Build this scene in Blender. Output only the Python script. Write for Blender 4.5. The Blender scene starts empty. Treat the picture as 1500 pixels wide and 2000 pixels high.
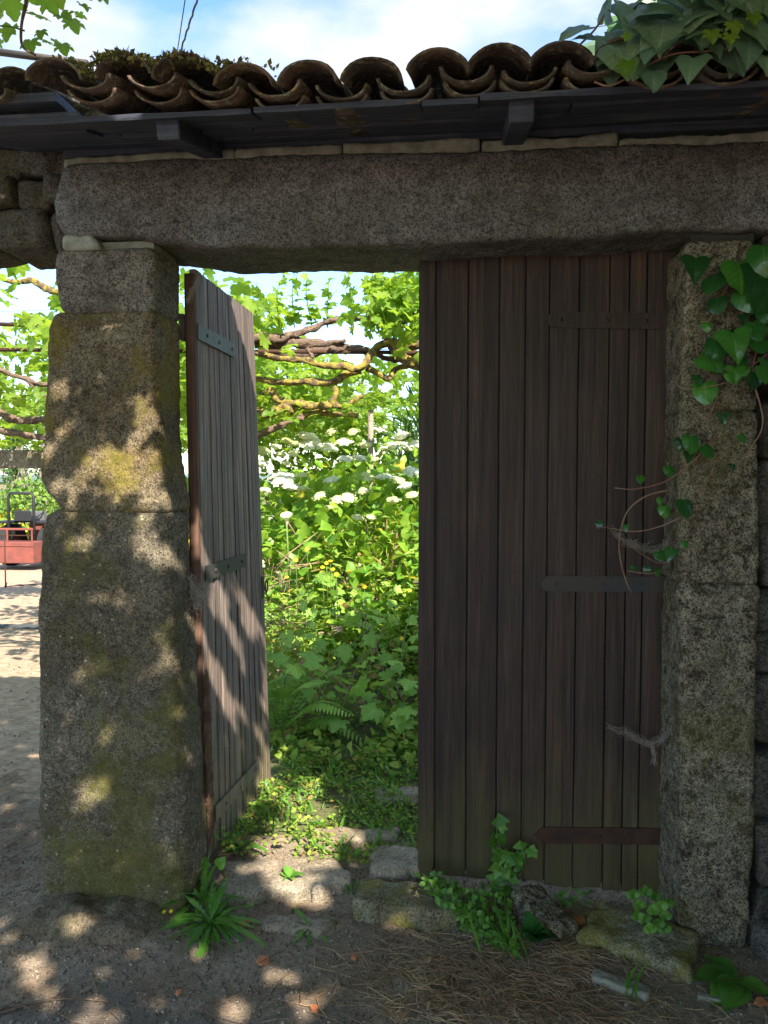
import bpy, math, random
import numpy as np
from mathutils import Matrix, Vector, Quaternion

rng = np.random.default_rng(7)
random.seed(7)
S = bpy.context.scene
COL = S.collection

# ------------------------------------------------------------------ camera, light, exposure
CAM = np.array([0.0, 0.0, 1.56]); YAW = math.radians(6.0); PITCH = math.radians(-2.67); F = 1500.0
cd = bpy.data.cameras.new("camera"); co = bpy.data.objects.new("camera", cd); COL.objects.link(co)
cd.sensor_fit = 'VERTICAL'; cd.sensor_height = 36.0; cd.lens = 27.0; cd.clip_end = 3000; cd.clip_start = 0.02
co.location = CAM; co.rotation_euler = (math.pi/2 + PITCH, 0, YAW); S.camera = co

SUN_DIR = np.array([-0.42, 0.70, -0.77]); SUN_DIR /= np.linalg.norm(SUN_DIR)
SUN_EL = math.asin(-SUN_DIR[2]); SUN_AZ = math.atan2(-SUN_DIR[0], -SUN_DIR[1])
w = bpy.data.worlds.new("World"); S.world = w; w.use_nodes = True
nt = w.node_tree; bg = nt.nodes['Background']
sky = nt.nodes.new('ShaderNodeTexSky'); sky.sky_type = 'NISHITA'; sky.sun_disc = False
sky.sun_elevation = SUN_EL; sky.sun_rotation = SUN_AZ; sky.ozone_density = 2.0; sky.air_density = 1.0; sky.dust_density = 0.6
bg.inputs[1].default_value = 0.12
tc = nt.nodes.new('ShaderNodeTexCoord'); mp = nt.nodes.new('ShaderNodeMapping'); mp.inputs['Scale'].default_value = (1, 1, 2.2)
mp.inputs['Location'].default_value = (0.62, 0.0, 0.1)
nz = nt.nodes.new('ShaderNodeTexNoise'); nz.inputs['Scale'].default_value = 2.3; nz.inputs['Detail'].default_value = 7; nz.inputs['Roughness'].default_value = 0.55
rp = nt.nodes.new('ShaderNodeValToRGB'); rp.color_ramp.elements[0].position = 0.45; rp.color_ramp.elements[1].position = 0.62
mx = nt.nodes.new('ShaderNodeMix'); mx.data_type = 'RGBA'
nt.links.new(tc.outputs['Generated'], mp.inputs[0]); nt.links.new(mp.outputs[0], nz.inputs['Vector'])
nt.links.new(nz.outputs['Fac'], rp.inputs[0]); 
sx_ = nt.nodes.new('ShaderNodeSeparateXYZ'); nt.links.new(tc.outputs['Generated'], sx_.inputs[0])
lo_ = nt.nodes.new('ShaderNodeMapRange'); lo_.inputs[1].default_value = 0.30; lo_.inputs[2].default_value = 0.40; nt.links.new(sx_.outputs[2], lo_.inputs[0])
mu_ = nt.nodes.new('ShaderNodeMath'); mu_.operation = 'MULTIPLY'; nt.links.new(rp.outputs[0], mu_.inputs[0]); nt.links.new(lo_.outputs[0], mu_.inputs[1])
nt.links.new(mu_.outputs[0], mx.inputs[0])
hs = nt.nodes.new('ShaderNodeHueSaturation'); hs.inputs['Saturation'].default_value = 1.12; hs.inputs['Value'].default_value = 0.9; nt.links.new(sky.outputs[0], hs.inputs['Color'])
nt.links.new(hs.outputs[0], mx.inputs[6]); mx.inputs[7].default_value = (2.3, 2.35, 2.45, 1); nt.links.new(mx.outputs[2], bg.inputs[0])

sl = bpy.data.lights.new("sun", 'SUN'); so = bpy.data.objects.new("sun", sl); COL.objects.link(so)
sl.energy = 3.9; sl.angle = math.radians(0.55); sl.color = (1.0, 0.91, 0.77)
so.rotation_mode = 'QUATERNION'; so.rotation_quaternion = Vector(SUN_DIR).to_track_quat('-Z', 'Y'); so.location = (2, -4, 8)
S.view_settings.view_transform = 'Standard'; S.view_settings.look = 'None'; S.view_settings.gamma = 1
S.view_settings.use_curve_mapping = False; S.view_settings.exposure = 2.0
S.cycles.max_bounces = 6; S.cycles.transparent_max_bounces = 8; S.cycles.diffuse_bounces = 4
S.cycles.use_denoising = True

# ------------------------------------------------------------------ measuring: pixels of the 1500x2000 photo to real positions
_f = np.array([-math.sin(YAW)*math.cos(PITCH), math.cos(YAW)*math.cos(PITCH), math.sin(PITCH)])
_r = np.array([math.cos(YAW), math.sin(YAW), 0.0]); _u = np.cross(_r, _f)
def ray(px, py): return _f + _r*((px-750)/F) + _u*((1000-py)/F)
def on_y(px, py, Y): d = ray(px, py); return CAM + d*((Y-CAM[1])/d[1])
def on_x(px, py, X): d = ray(px, py); return CAM + d*((X-CAM[0])/d[0])
def on_z(px, py, Z): d = ray(px, py); return CAM + d*((Z-CAM[2])/d[2])
def at_d(px, py, D): return CAM + ray(px, py)*D
def proj(P):
    q = np.asarray(P) - CAM; z = q@_f
    return 750 + F*(q@_r)/z, 1000 - F*(q@_u)/z, z

# ------------------------------------------------------------------ noise
def _hash(ix, iy, iz, seed):
    h = (ix.astype(np.int64)*374761393 + iy.astype(np.int64)*668265263 + iz.astype(np.int64)*2147483647 + seed*974634777) & 0xffffffff
    h = ((h ^ (h >> 13))*1274126177) & 0xffffffff
    h = (h ^ (h >> 16)) & 0xffffffff
    return h.astype(np.float64)/0xffffffff
def vnoise(P, seed=0):
    P = np.asarray(P, float); i = np.floor(P); f = P - i; f = f*f*(3-2*f); i = i.astype(np.int64)
    r = 0
    for a in (0, 1):
        for b in (0, 1):
            for c in (0, 1):
                wgt = (f[:, 0] if a else 1-f[:, 0])*(f[:, 1] if b else 1-f[:, 1])*(f[:, 2] if c else 1-f[:, 2])
                r = r + wgt*_hash(i[:, 0]+a, i[:, 1]+b, i[:, 2]+c, seed)
    return r*2-1
def fbm(P, scale, octv=4, seed=0, rough=0.5):
    P = np.asarray(P, float)*scale; r = 0; a = 1; t = 0
    for k in range(octv):
        r = r + a*vnoise(P + 17.3*k, seed+k); t += a; a *= rough; P = P*2.03
    return r/t

# ------------------------------------------------------------------ mesh and object helpers
def mesh_np(name, V, Fc, mat=None, smooth=True, rnd=None):
    V = np.asarray(V, np.float32); Fc = np.asarray(Fc, np.int32)
    me = bpy.data.meshes.new(name); m, k = Fc.shape
    me.vertices.add(len(V)); me.vertices.foreach_set("co", V.ravel())
    me.loops.add(m*k); me.loops.foreach_set("vertex_index", Fc.ravel())
    me.polygons.add(m); me.polygons.foreach_set("loop_start", np.arange(0, m*k, k, dtype=np.int32))
    me.polygons.foreach_set("use_smooth", np.full(m, smooth))
    if rnd is not None:
        at = me.attributes.new("rnd", 'FLOAT', 'POINT'); at.data.foreach_set("value", np.asarray(rnd, np.float32))
    me.update(calc_edges=True)
    if mat: me.materials.append(mat)
    return me
class MB:
    def __init__(s): s.v = []; s.f = []; s.n = 0
    def add(s, V, Fc):
        V = np.asarray(V, float); s.v.append(V)
        for f in Fc: s.f.append(tuple(int(i)+s.n for i in f))
        s.n += len(V); return s
    def mesh(s, name, mat, smooth=False):
        me = bpy.data.meshes.new(name); me.from_pydata(np.vstack(s.v).tolist(), [], s.f)
        if smooth:
            me.polygons.foreach_set("use_smooth", np.full(len(me.polygons), True))
        me.update(); me.materials.append(mat); return me
def place(o, parent, M=None):
    COL.objects.link(o)
    if M is not None: o.matrix_basis = M
    if parent is not None:
        o.parent = parent
        if parent.type == 'EMPTY': o.matrix_parent_inverse = Matrix.Translation(-Vector(parent.location))
    return o
def ob(name, me, parent=None, M=None, label=None, cat=None, group=None, kind=None):
    o = bpy.data.objects.new(name, me); place(o, parent, M)
    if label: o['label'] = label
    if cat: o['category'] = cat
    if group: o['group'] = group
    if kind: o['kind'] = kind
    return o
def thing(name, label, cat, loc, group=None):
    o = bpy.data.objects.new(name, None); COL.objects.link(o); o.location = [float(a) for a in loc]; o.empty_display_size = 0.1
    o['label'] = label; o['category'] = cat
    if group: o['group'] = group
    return o
def mat4(R, p, s=1.0):
    M = Matrix.Identity(4)
    for i in range(3):
        for j in range(3): M[i][j] = float(R[i][j])*(s if np.isscalar(s) else float(s[j]))
        M[i][3] = float(p[i])
    return M
def frames(D, N):
    Y = D/np.linalg.norm(D, axis=1, keepdims=True)
    X = np.cross(Y, N); l = np.linalg.norm(X, axis=1, keepdims=True); X = np.where(l > 1e-5, X/np.maximum(l, 1e-5), np.array([[1., 0, 0]]))
    Z = np.cross(X, Y); return np.stack([X, Y, Z], axis=2)
def box(c, h, rz=0.0, bev=0.0):
    """8-vertex (or chamfered 24-vertex) box"""
    c = np.asarray(c, float); h = np.asarray(h, float)
    if bev <= 0:
        V = np.array([[x, y, z] for x in (-1, 1) for y in (-1, 1) for z in (-1, 1)], float)*h
        Fc = [(0, 1, 3, 2), (4, 6, 7, 5), (0, 4, 5, 1), (2, 3, 7, 6), (0, 2, 6, 4), (1, 5, 7, 3)]
    else:
        V = []; idx = {}
        for x in (-1, 1):
            for y in (-1, 1):
                for z in (-1, 1):
                    for a in range(3):
                        p = np.array([x, y, z])*(h-bev); p[a] = (x, y, z)[a]*h[a]; idx[(x, y, z, a)] = len(V); V.append(p)
        V = np.array(V); Fc = []
        for a in range(3):
            b, c2 = (a+1) % 3, (a+2) % 3
            for s in (-1, 1):
                q = []
                for (sb, sc) in ((-1, -1), (1, -1), (1, 1), (-1, 1)):
                    k = [0, 0, 0]; k[a] = s; k[b] = sb; k[c2] = sc; q.append(idx[tuple(k)+(a,)])
                Fc.append(q if s > 0 else q[::-1])
            for sb in (-1, 1):
                for sc in (-1, 1):
                    q = []
                    for s, ax in ((-1, b), (1, b), (1, c2), (-1, c2)):
                        k = [0, 0, 0]; k[a] = s; k[b] = sb; k[c2] = sc; q.append(idx[tuple(k)+(ax,)])
                    Fc.append(q if sb*sc > 0 else q[::-1])
        for x in (-1, 1):
            for y in (-1, 1):
                for z in (-1, 1):
                    q = [idx[(x, y, z, a)] for a in range(3)]; Fc.append(q if x*y*z > 0 else q[::-1])
    if rz:
        cs, sn = math.cos(rz), math.sin(rz); V = V@np.array([[cs, sn, 0], [-sn, cs, 0], [0, 0, 1]])
    return V + c, Fc
def cubegrid(nx, ny, nz):
    V = []; Fc = []; n = 0
    def face(a, b, na, nb, cax, cval, flip):
        nonlocal n
        A, B = np.meshgrid(np.linspace(-1, 1, na+1), np.linspace(-1, 1, nb+1), indexing='ij')
        P = np.zeros((A.size, 3)); P[:, a] = A.ravel(); P[:, b] = B.ravel(); P[:, cax] = cval; V.append(P)
        i, j = np.meshgrid(np.arange(na), np.arange(nb), indexing='ij'); q = (i*(nb+1)+j).ravel()
        Q = np.stack([q, q+nb+1, q+nb+2, q+1], 1) + n
        Fc.append(Q[:, ::-1] if flip else Q); n += A.size
    N = (nx, ny, nz)
    for a, b, c in ((0, 1, 2), (1, 2, 0), (2, 0, 1)):
        for s in (-1, 1): face(a, b, N[a], N[b], c, s, s < 0)
    V = np.vstack(V); Fc = np.vstack(Fc)
    key = np.round(V*100000).astype(np.int64)
    _, ui, inv = np.unique(key, axis=0, return_index=True, return_inverse=True)
    return V[ui], inv.reshape(-1)[Fc]
def rounded(V, h, r):
    P = V*h; lim = np.maximum(h-r, 1e-4); q = np.clip(P, -lim, lim); d = P-q
    l = np.linalg.norm(d, axis=1, keepdims=True); rr = np.minimum(r, h.min())
    return np.where(l > 1e-9, q + d/np.maximum(l, 1e-9)*rr, P)
def displace(V, Fc, amp, scale, octv=4, seed=0, rough=0.5, extra=None):
    a = V[Fc[:, 0]]; b = V[Fc[:, 1]]; c = V[Fc[:, 2]]; fn = np.cross(b-a, c-a)
    N = np.zeros_like(V)
    for k in range(Fc.shape[1]): np.add.at(N, Fc[:, k], fn)
    N /= np.maximum(np.linalg.norm(N, axis=1, keepdims=True), 1e-9)
    d = fbm(V, scale, octv, seed, rough)*amp
    if extra is not None: d = d + extra(V)
    return V + N*d[:, None]
def stone_prof(x_lf, x_rf, x_rb, zs, y0, y1, r, seg=0.012, amp=0.008, seed=0, x_lb=None, zt=None, zb=None, fine=0.0022):
    """block with an outline: x_lf/x_rf/x_rb give the left, right-front and right-back edge at heights zs; zt, zb(x) top and bottom"""
    z0, z1 = zs[0], zs[-1]; hx = 0.5*(np.mean(x_rf)-np.mean(x_lf)); hy = 0.5*(y1-y0); hz = 0.5*(z1-z0)
    V, Fc = cubegrid(max(4, int(2*hx/seg)), max(4, int(2*hy/seg)), max(4, int(2*hz/seg)))
    h = np.array([hx, hy, hz]); P = rounded(V, h, np.array(r))
    t = P[:, 2] + 0.5*(z0+z1); yf = (P[:, 1]+hy)/(2*hy); u = (P[:, 0]+hx)/(2*hx)
    L = np.interp(t, zs, x_lf); Rf = np.interp(t, zs, x_rf); Rb = np.interp(t, zs, x_rb)
    Lb = L if x_lb is None else np.interp(t, zs, x_lb)
    X = (L*(1-yf)+Lb*yf)*(1-u) + (Rf*(1-yf)+Rb*yf)*u
    Z = t
    if zt is not None:
        k = (t-z0)/(z1-z0); Z = zb(X)*(1-k) + zt(X)*k
    W = np.stack([X, P[:, 1]+0.5*(y0+y1), Z], 1)
    W = displace(W, Fc, amp, 6.0, 4, seed, 0.6); W = displace(W, Fc, amp*.55, 17.0, 3, seed+20, 0.6); W = displace(W, Fc, fine*1.9, 38.0, 3, seed+50, 0.6)
    return W, Fc
def rock(c, h, rz, seed, seg=10, r=0.6, amp=0.12, tilt=(0, 0), fine=0.0015):
    h = np.array(h, float); n = [max(3, int(seg*a/h.max()*1.0)+2) for a in h]
    V, Fc = cubegrid(*n); P = rounded(V, h, r*h.min())
    P[:, 0] *= 1 + 0.18*fbm(P*[0, 1, 0]+seed, 3/h.max(), 2, seed); P[:, 1] *= 1+0.2*fbm(P*[1, 0, 0]+seed, 3/h.max(), 2, seed+9)
    P = displace(P, Fc, amp*h.mean(), 1.6/h.mean(), 4, seed)
    P = displace(P, Fc, fine, 60, 2, seed+1)
    M = (Matrix.Rotation(rz, 3, 'Z') @ Matrix.Rotation(tilt[0], 3, 'X') @ Matrix.Rotation(tilt[1], 3, 'Y'))
    return P@np.array(M).T + np.asarray(c, float), Fc
def smooth_path(P, n=6):
    P = np.asarray(P, float); Q = np.vstack([2*P[0]-P[1], P, 2*P[-1]-P[-2]]); out = []
    for i in range(1, len(Q)-2):
        for t in np.linspace(0, 1, n, endpoint=False):
            a, b, c, d = Q[i-1], Q[i], Q[i+1], Q[i+2]
            out.append(0.5*((2*b)+(-a+c)*t+(2*a-5*b+4*c-d)*t*t+(-a+3*b-3*c+d)*t**3))
    out.append(P[-1]); return np.array(out)
def tube(P, r, n=8, gnarl=0.0, seed=0):
    P = np.asarray(P, float); m = len(P); r = np.interp(np.linspace(0, 1, m), np.linspace(0, 1, len(np.atleast_1d(r))), np.atleast_1d(r)) if not np.isscalar(r) else np.full(m, r)
    T = np.gradient(P, axis=0); T /= np.maximum(np.linalg.norm(T, axis=1, keepdims=True), 1e-9)
    ref = np.array([0, 0, 1.0]) if abs(T[0][2]) < 0.9 else np.array([1.0, 0, 0]); V = []
    for i in range(m):
        A = np.cross(T[i], ref); A /= max(np.linalg.norm(A), 1e-9); B = np.cross(A, T[i]); ref = B
        a = np.linspace(0, 2*np.pi, n, endpoint=False); rr = np.full(n, r[i])
        if gnarl: rr = rr*(1+gnarl*vnoise(np.stack([np.cos(a)*1.3+seed, np.sin(a)*1.3, np.full(n, i*0.45)], 1), seed))
        V.append(P[i]+np.outer(np.cos(a)*rr, A)+np.outer(np.sin(a)*rr, B))
    V = np.vstack(V); Fc = []
    for i in range(m-1):
        for j in range(n): Fc.append((i*n+j, i*n+(j+1) % n, (i+1)*n+(j+1) % n, (i+1)*n+j))
    k = len(V); V = np.vstack([V, P[0], P[-1]])
    Fq = np.array(Fc)
    caps = [(k, (j+1) % n, j, j) for j in range(n)] + [(k+1, (m-1)*n+j, (m-1)*n+(j+1) % n, (m-1)*n+(j+1) % n) for j in range(n)]
    return V, [tuple(q) for q in Fc] + [c[:3] for c in caps]
def tube_mesh(name, P, r, mat, n=8, gnarl=0.0, seed=0):
    return MB().add(*tube(P, r, n, gnarl, seed)).mesh(name, mat, True)

# ------------------------------------------------------------------ materials
def newmat(name):
    m = bpy.data.materials.new(name); m.use_nodes = True; t = m.node_tree
    b = t.nodes['Principled BSDF']; b.inputs['Specular IOR Level'].default_value = 0.3; return m, t, b
class NB:
    """small node builder"""
    def __init__(s, t): s.t = t
    def n(s, ty, **kw):
        x = s.t.nodes.new(ty)
        for k, v in kw.items(): setattr(x, k, v)
        return x
    def pos(s, scale=(1, 1, 1), src='Object', rot=(0, 0, 0), loc_rand=False):
        if src == 'World': g = s.n('ShaderNodeNewGeometry'); o = g.outputs['Position']
        else: g = s.n('ShaderNodeTexCoord'); o = g.outputs[src]
        m = s.n('ShaderNodeMapping'); m.inputs['Scale'].default_value = scale; m.inputs['Rotation'].default_value = rot; s.t.links.new(o, m.inputs[0])
        if loc_rand:
            oi = s.n('ShaderNodeObjectInfo'); mu = s.n('ShaderNodeMath', operation='MULTIPLY'); mu.inputs[1].default_value = 37.0
            s.t.links.new(oi.outputs['Random'], mu.inputs[0]); s.t.links.new(mu.outputs[0], m.inputs['Location'])
        return m.outputs[0]
    def noise(s, v, sc, det=4, ro=0.55, dist=0):
        x = s.n('ShaderNodeTexNoise'); x.inputs['Scale'].default_value = sc; x.inputs['Detail'].default_value = det
        x.inputs['Roughness'].default_value = ro; x.inputs['Distortion'].default_value = dist; s.t.links.new(v, x.inputs['Vector']); return x.outputs['Fac']
    def voro(s, v, sc, out='Distance', feature='F1'):
        x = s.n('ShaderNodeTexVoronoi', feature=feature); x.inputs['Scale'].default_value = sc; s.t.links.new(v, x.inputs['Vector']); return x.outputs[out]
    def ramp(s, f, stops, interp='LINEAR'):
        x = s.n('ShaderNodeValToRGB'); e = x.color_ramp; e.interpolation = interp
        while len(e.elements) < len(stops): e.elements.new(0.5)
        for i, (p, c) in enumerate(stops):
            e.elements[i].position = p; e.elements[i].color = (c, c, c, 1) if np.isscalar(c) else (*c, 1)
        s.t.links.new(f, x.inputs[0]); return x.outputs[0]
    def mix(s, f, a, b, mode='MIX'):
        x = s.n('ShaderNodeMix', data_type='RGBA', blend_type=mode); x.clamp_factor = True
        for sock, v in ((x.inputs[0], f), (x.inputs[6], a), (x.inputs[7], b)):
            if isinstance(v, bpy.types.NodeSocket): s.t.links.new(v, sock)
            elif np.isscalar(v): sock.default_value = v
            else: sock.default_value = (*v, 1)
        return x.outputs[2]
    def math(s, op, a, b=0.0, clamp=False):
        x = s.n('ShaderNodeMath', operation=op); x.use_clamp = clamp
        for sock, v in ((x.inputs[0], a), (x.inputs[1], b)):
            if isinstance(v, bpy.types.NodeSocket): s.t.links.new(v, sock)
            else: sock.default_value = v
        return x.outputs[0]
    def sep(s, v):
        x = s.n('ShaderNodeSeparateXYZ'); s.t.links.new(v, x.inputs[0]); return x.outputs
    def bump(s, h, st, dist, bsdf, prev=None):
        x = s.n('ShaderNodeBump'); x.inputs['Strength'].default_value = st; x.inputs['Distance'].default_value = dist
        s.t.links.new(h, x.inputs['Height'])
        if prev: s.t.links.new(prev, x.inputs['Normal'])
        s.t.links.new(x.outputs[0], bsdf.inputs['Normal']); return x.outputs[0]
    def rand(s):
        oi = s.n('ShaderNodeObjectInfo'); at = s.n('ShaderNodeAttribute'); at.attribute_name = 'rnd'
        a = s.math('ADD', oi.outputs['Random'], at.outputs['Fac']); return s.math('FRACT', a)
def granite(name, light=(0.34, 0.29, 0.22), mid=(0.17, 0.145, 0.11), dark=(0.045, 0.04, 0.034), moss=0.5, mosscol=(0.085, 0.085, 0.018), lich=0.5, low=0.0, warm=0.0, mscale=3.2, blot=0.5):
    m, t, b = newmat(name); N = NB(t); W = N.pos(src='World')
    big = N.noise(W, 2.6, 5, 0.6); sp = N.mix(0.45, N.noise(W, 190, 3, 0.7), N.noise(W, 55, 5, 0.7)); sp2 = N.voro(W, 210, 'Color')
    c = N.ramp(sp, [(0.34, dark), (0.45, mid), (0.58, light), (0.74, tuple(min(1, x*1.3) for x in light))])
    s2 = N.sep(sp2)[0]; c = N.mix(N.ramp(s2, [(0.72, 0.0), (0.8, 0.75)]), c, dark)
    c = N.mix(N.ramp(big, [(0.35, 0.0), (0.65, 0.75)]), c, N.mix(1.0, c, (0.55, 0.5, 0.44), 'MULTIPLY'))
    st = N.noise(W, 9, 5, 0.65); c = N.mix(N.ramp(st, [(0.45, 0), (0.7, 0.55)]), c, (0.075, 0.066, 0.05))
    bl = N.noise(W, 22, 5, 0.7, 0.4); c = N.mix(N.ramp(bl, [(0.50, 0), (0.62, blot)]), c, N.mix(1.0, c, (0.35, 0.33, 0.3), 'MULTIPLY'))
    if warm: c = N.mix(N.ramp(N.noise(W, 4.5, 4), [(0.45, 0), (0.62, warm)]), c, N.mix(1.0, c, (1.25, 0.95, 0.55), 'MULTIPLY'))
    # moss and algae film with ragged edges, more of it near the ground when asked
    mo = N.noise(W, mscale, 6, 0.68); z = N.sep(W)[2]
    mo = N.math('ADD', mo, N.math('MULTIPLY', N.math('SUBTRACT', 0.9, z), low)) if low else mo
    mm = N.math('MULTIPLY', N.ramp(mo, [(0.50, 0), (0.62, 1)]), N.ramp(N.noise(W, 120, 2, 0.8), [(0.35, 0.25), (0.6, 1)]))
    mc = N.mix(N.noise(W, 45, 3), tuple(x*0.6 for x in mosscol), tuple(x*1.7 for x in mosscol))
    c = N.mix(N.math('MULTIPLY', mm, moss), c, mc)
    li = N.voro(W, 26); ln = N.noise(W, 60, 3); lm = N.ramp(N.math('ADD', li, N.math('MULTIPLY', ln, 0.25)), [(0.22, 1), (0.27, 0)])
    lm = N.math('MULTIPLY', lm, N.ramp(N.noise(W, 2.2, 2), [(0.40, 0), (0.5, 1)])); c = N.mix(N.math('MULTIPLY', lm, lich), c, (0.36, 0.35, 0.23))
    t.links.new(c, b.inputs['Base Color']); b.inputs['Roughness'].default_value = 0.92; b.inputs['Specular IOR Level'].default_value = 0.15
    p = N.bump(N.noise(W, 26, 6, 0.72), 0.9, 0.02, b); N.bump(N.noise(W, 150, 3, 0.75), 0.8, 0.004, b, p); return m
def wood(name, c1, c2, c3, grain=1.0, rough=0.75, algae=0.0, horiz=False, bump=0.5):
    m, t, b = newmat(name); N = NB(t)
    v = N.pos((34, 34, 1.1), 'Object', loc_rand=True) if not horiz else N.pos((1.1, 34, 34), 'Object', loc_rand=True)
    g = N.noise(v, 1.6, 6, 0.7, 0.6); g2 = N.noise(v, 7, 4, 0.7)
    W = N.pos(src='World'); oi = N.n('ShaderNodeObjectInfo')
    c = N.ramp(g, [(0.30, c1), (0.5, c2), (0.70, c3)]); c = N.mix(N.ramp(g2, [(0.5, 0), (0.72, 0.6*grain)]), c, tuple(x*0.35 for x in c1))
    c = N.mix(N.math('MULTIPLY', oi.outputs['Random'], 0.55), c, N.mix(1.0, c, (0.55, 0.5, 0.5), 'MULTIPLY'))
    c = N.mix(N.ramp(N.noise(W, 3.0, 5, 0.6), [(0.42, 0), (0.7, 0.5)]), c, N.mix(1.0, c, (1.5, 1.35, 1.2), 'MULTIPLY'))
    if algae:
        z = N.sep(W)[2]; lo = N.ramp(N.math('ADD', z, N.math('MULTIPLY', N.noise(N.pos((12, 12, 1.5), 'World'), 1.0, 4), 0.9)), [(0.55, 1), (1.0, 0)])
        c = N.mix(N.math('MULTIPLY', lo, algae), c, (0.13, 0.12, 0.035))
    ck = N.noise(N.pos((90, 90, 0.7), 'Object', loc_rand=True), 1.0, 3, 0.6) if not horiz else g2; c = N.mix(N.ramp(ck, [(0.64, 0), (0.68, 0.8)]), c, tuple(x*0.25 for x in c1))
    c = N.mix(N.ramp(N.noise(N.pos((9, 9, 0.8), 'World'), 1.0, 5, 0.7), [(0.5, 0), (0.68, 0.5)]), c, N.mix(1.0, c, (2.0, 1.75, 1.5), 'MULTIPLY'))
    kn = N.voro(N.pos((7, 7, 1.6), 'World'), 1.0); c = N.mix(N.ramp(kn, [(0.05, 0.8), (0.10, 0)]), c, tuple(x*0.4 for x in c1))
    t.links.new(c, b.inputs['Base Color']); b.inputs['Roughness'].default_value = rough
    p = N.bump(g2, bump, 0.003, b); N.bump(g, bump, 0.004, b, p); return m
def leafmat(name, cA, cB, cC, trans=(0.3, 0.5, 0.05), tw=0.45, gloss=0.45, old=None, oldw=0.0, spec=0.4, vein=0.0):
    m, t, b = newmat(name); N = NB(t); r = N.rand()
    c = N.ramp(r, [(0.0, cA), (0.5, cB), (1.0, cC)])
    v = N.pos((1, 1, 1), 'Object'); nn = N.noise(N.pos(src='World'), 35, 3); c = N.mix(N.ramp(nn, [(0.4, 0), (0.65, 0.45)]), c, N.mix(1.0, c, (0.6, 0.68, 0.6), 'MULTIPLY'))
    if vein:
        vx, vy, vz = N.sep(N.pos(src='Object')); ax = N.math('ABSOLUTE', vx); at_ = N.n('ShaderNodeAttribute'); at_.attribute_name = 'rnd'; isp = N.math('LESS_THAN', at_.outputs['Fac'], 1e-6)
        sv_ = N.math('SINE', N.math('MULTIPLY', N.math('SUBTRACT', vy, N.math('MULTIPLY', ax, .75)), 34.0)); side = N.ramp(sv_, [(.86, 0), (.97, .6)])
        mid_ = N.ramp(ax, [(.010, 1), (.028, 0)]); vm = N.math('MULTIPLY', N.math('MULTIPLY', N.math('MAXIMUM', mid_, side), isp), vein)
        c = N.mix(vm, c, N.mix(1.0, c, (1.9, 1.7, 1.9), 'MULTIPLY'))
    if old:
        r2 = N.math('FRACT', N.math('MULTIPLY', r, 13.7)); om = N.ramp(r2, [(1-oldw-0.02, 0), (1-oldw, 1)]); c = N.mix(om, c, old)
    t.links.new(c, b.inputs['Base Color']); b.inputs['Roughness'].default_value = gloss; b.inputs['Specular IOR Level'].default_value = spec
    tr = N.n('ShaderNodeBsdfTranslucent'); tcol = N.mix(0.65, c, trans); t.links.new(tcol, tr.inputs[0])
    ms = N.n('ShaderNodeMixShader'); ms.inputs[0].default_value = tw
    t.links.new(b.outputs[0], ms.inputs[1]); t.links.new(tr.outputs[0], ms.inputs[2]); t.links.new(ms.outputs[0], t.nodes['Material Output'].inputs[0])
    p = N.bump(N.noise(N.pos(src='World'), 90, 3), 0.25, 0.003, b); return m
def simple(name, c, rough=0.8, metal=0.0, var=0.3, sc=20, spec=0.3, bump=0.2, c2=None, bs=60):
    m, t, b = newmat(name); N = NB(t); W = N.pos(src='World')
    c2 = c2 or tuple(x*(1-var) for x in c); col = N.mix(N.ramp(N.noise(W, sc, 5, 0.65), [(0.35, 0), (0.65, 1)]), c, c2)
    t.links.new(col, b.inputs['Base Color']); b.inputs['Roughness'].default_value = rough; b.inputs['Metallic'].default_value = metal
    b.inputs['Specular IOR Level'].default_value = spec; N.bump(N.noise(W, bs, 4), bump, 0.004, b); return m

M = {}
M['granite_left'] = granite('granite_left', light=(0.29, 0.245, 0.175), mid=(0.135, 0.115, 0.082), moss=0.85, lich=0.8, low=0.09, mosscol=(0.10, 0.095, 0.016))
M['granite_mid'] = granite('granite_mid', light=(0.34, 0.28, 0.19), mid=(0.17, 0.14, 0.09), moss=0.8, mosscol=(0.17, 0.15, 0.02), lich=0.2, warm=0.5, mscale=4.5)
M['granite_top'] = granite('granite_top', light=(0.36, 0.33, 0.28), mid=(0.2, 0.18, 0.15), moss=0.15, lich=0.1)
M['granite_lintel'] = granite('granite_lintel', light=(0.34, 0.335, 0.34), mid=(0.20, 0.195, 0.185), dark=(0.06, 0.06, 0.06), moss=0.12, lich=0.15)
M['granite_right'] = granite('granite_right', light=(0.50, 0.43, 0.31), mid=(0.19, 0.165, 0.12), dark=(0.03, 0.027, 0.022), moss=0.6, mosscol=(0.10, 0.09, 0.02), lich=0.4, low=0.03, blot=0.95)
M['granite_ground'] = granite('granite_ground', light=(0.50, 0.42, 0.32), mid=(0.40, 0.33, 0.25), dark=(0.2, 0.16, 0.12), moss=0.2, lich=0.0, blot=0.3)
M['granite_mossy'] = granite('granite_mossy', light=(0.45, 0.4, 0.28), mid=(0.30, 0.27, 0.17), dark=(0.08, 0.07, 0.04), moss=0.9, mosscol=(0.17, 0.15, 0.02), lich=0.0, mscale=5.5, low=0.06)
M['granite_earthy'] = granite('granite_earthy', light=(0.34, 0.28, 0.2), mid=(0.24, 0.19, 0.135), dark=(0.1, 0.08, 0.06), moss=0.25, lich=0.0, blot=0.4)
M['rubble'] = granite('rubble', light=(0.20, 0.18, 0.16), mid=(0.11, 0.10, 0.085), dark=(0.03, 0.03, 0.03), moss=0.3, lich=0.1)
M['mortar'] = simple('mortar', (0.27, 0.26, 0.20), 0.95, c2=(0.16, 0.15, 0.12), sc=14, bump=0.5)
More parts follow.
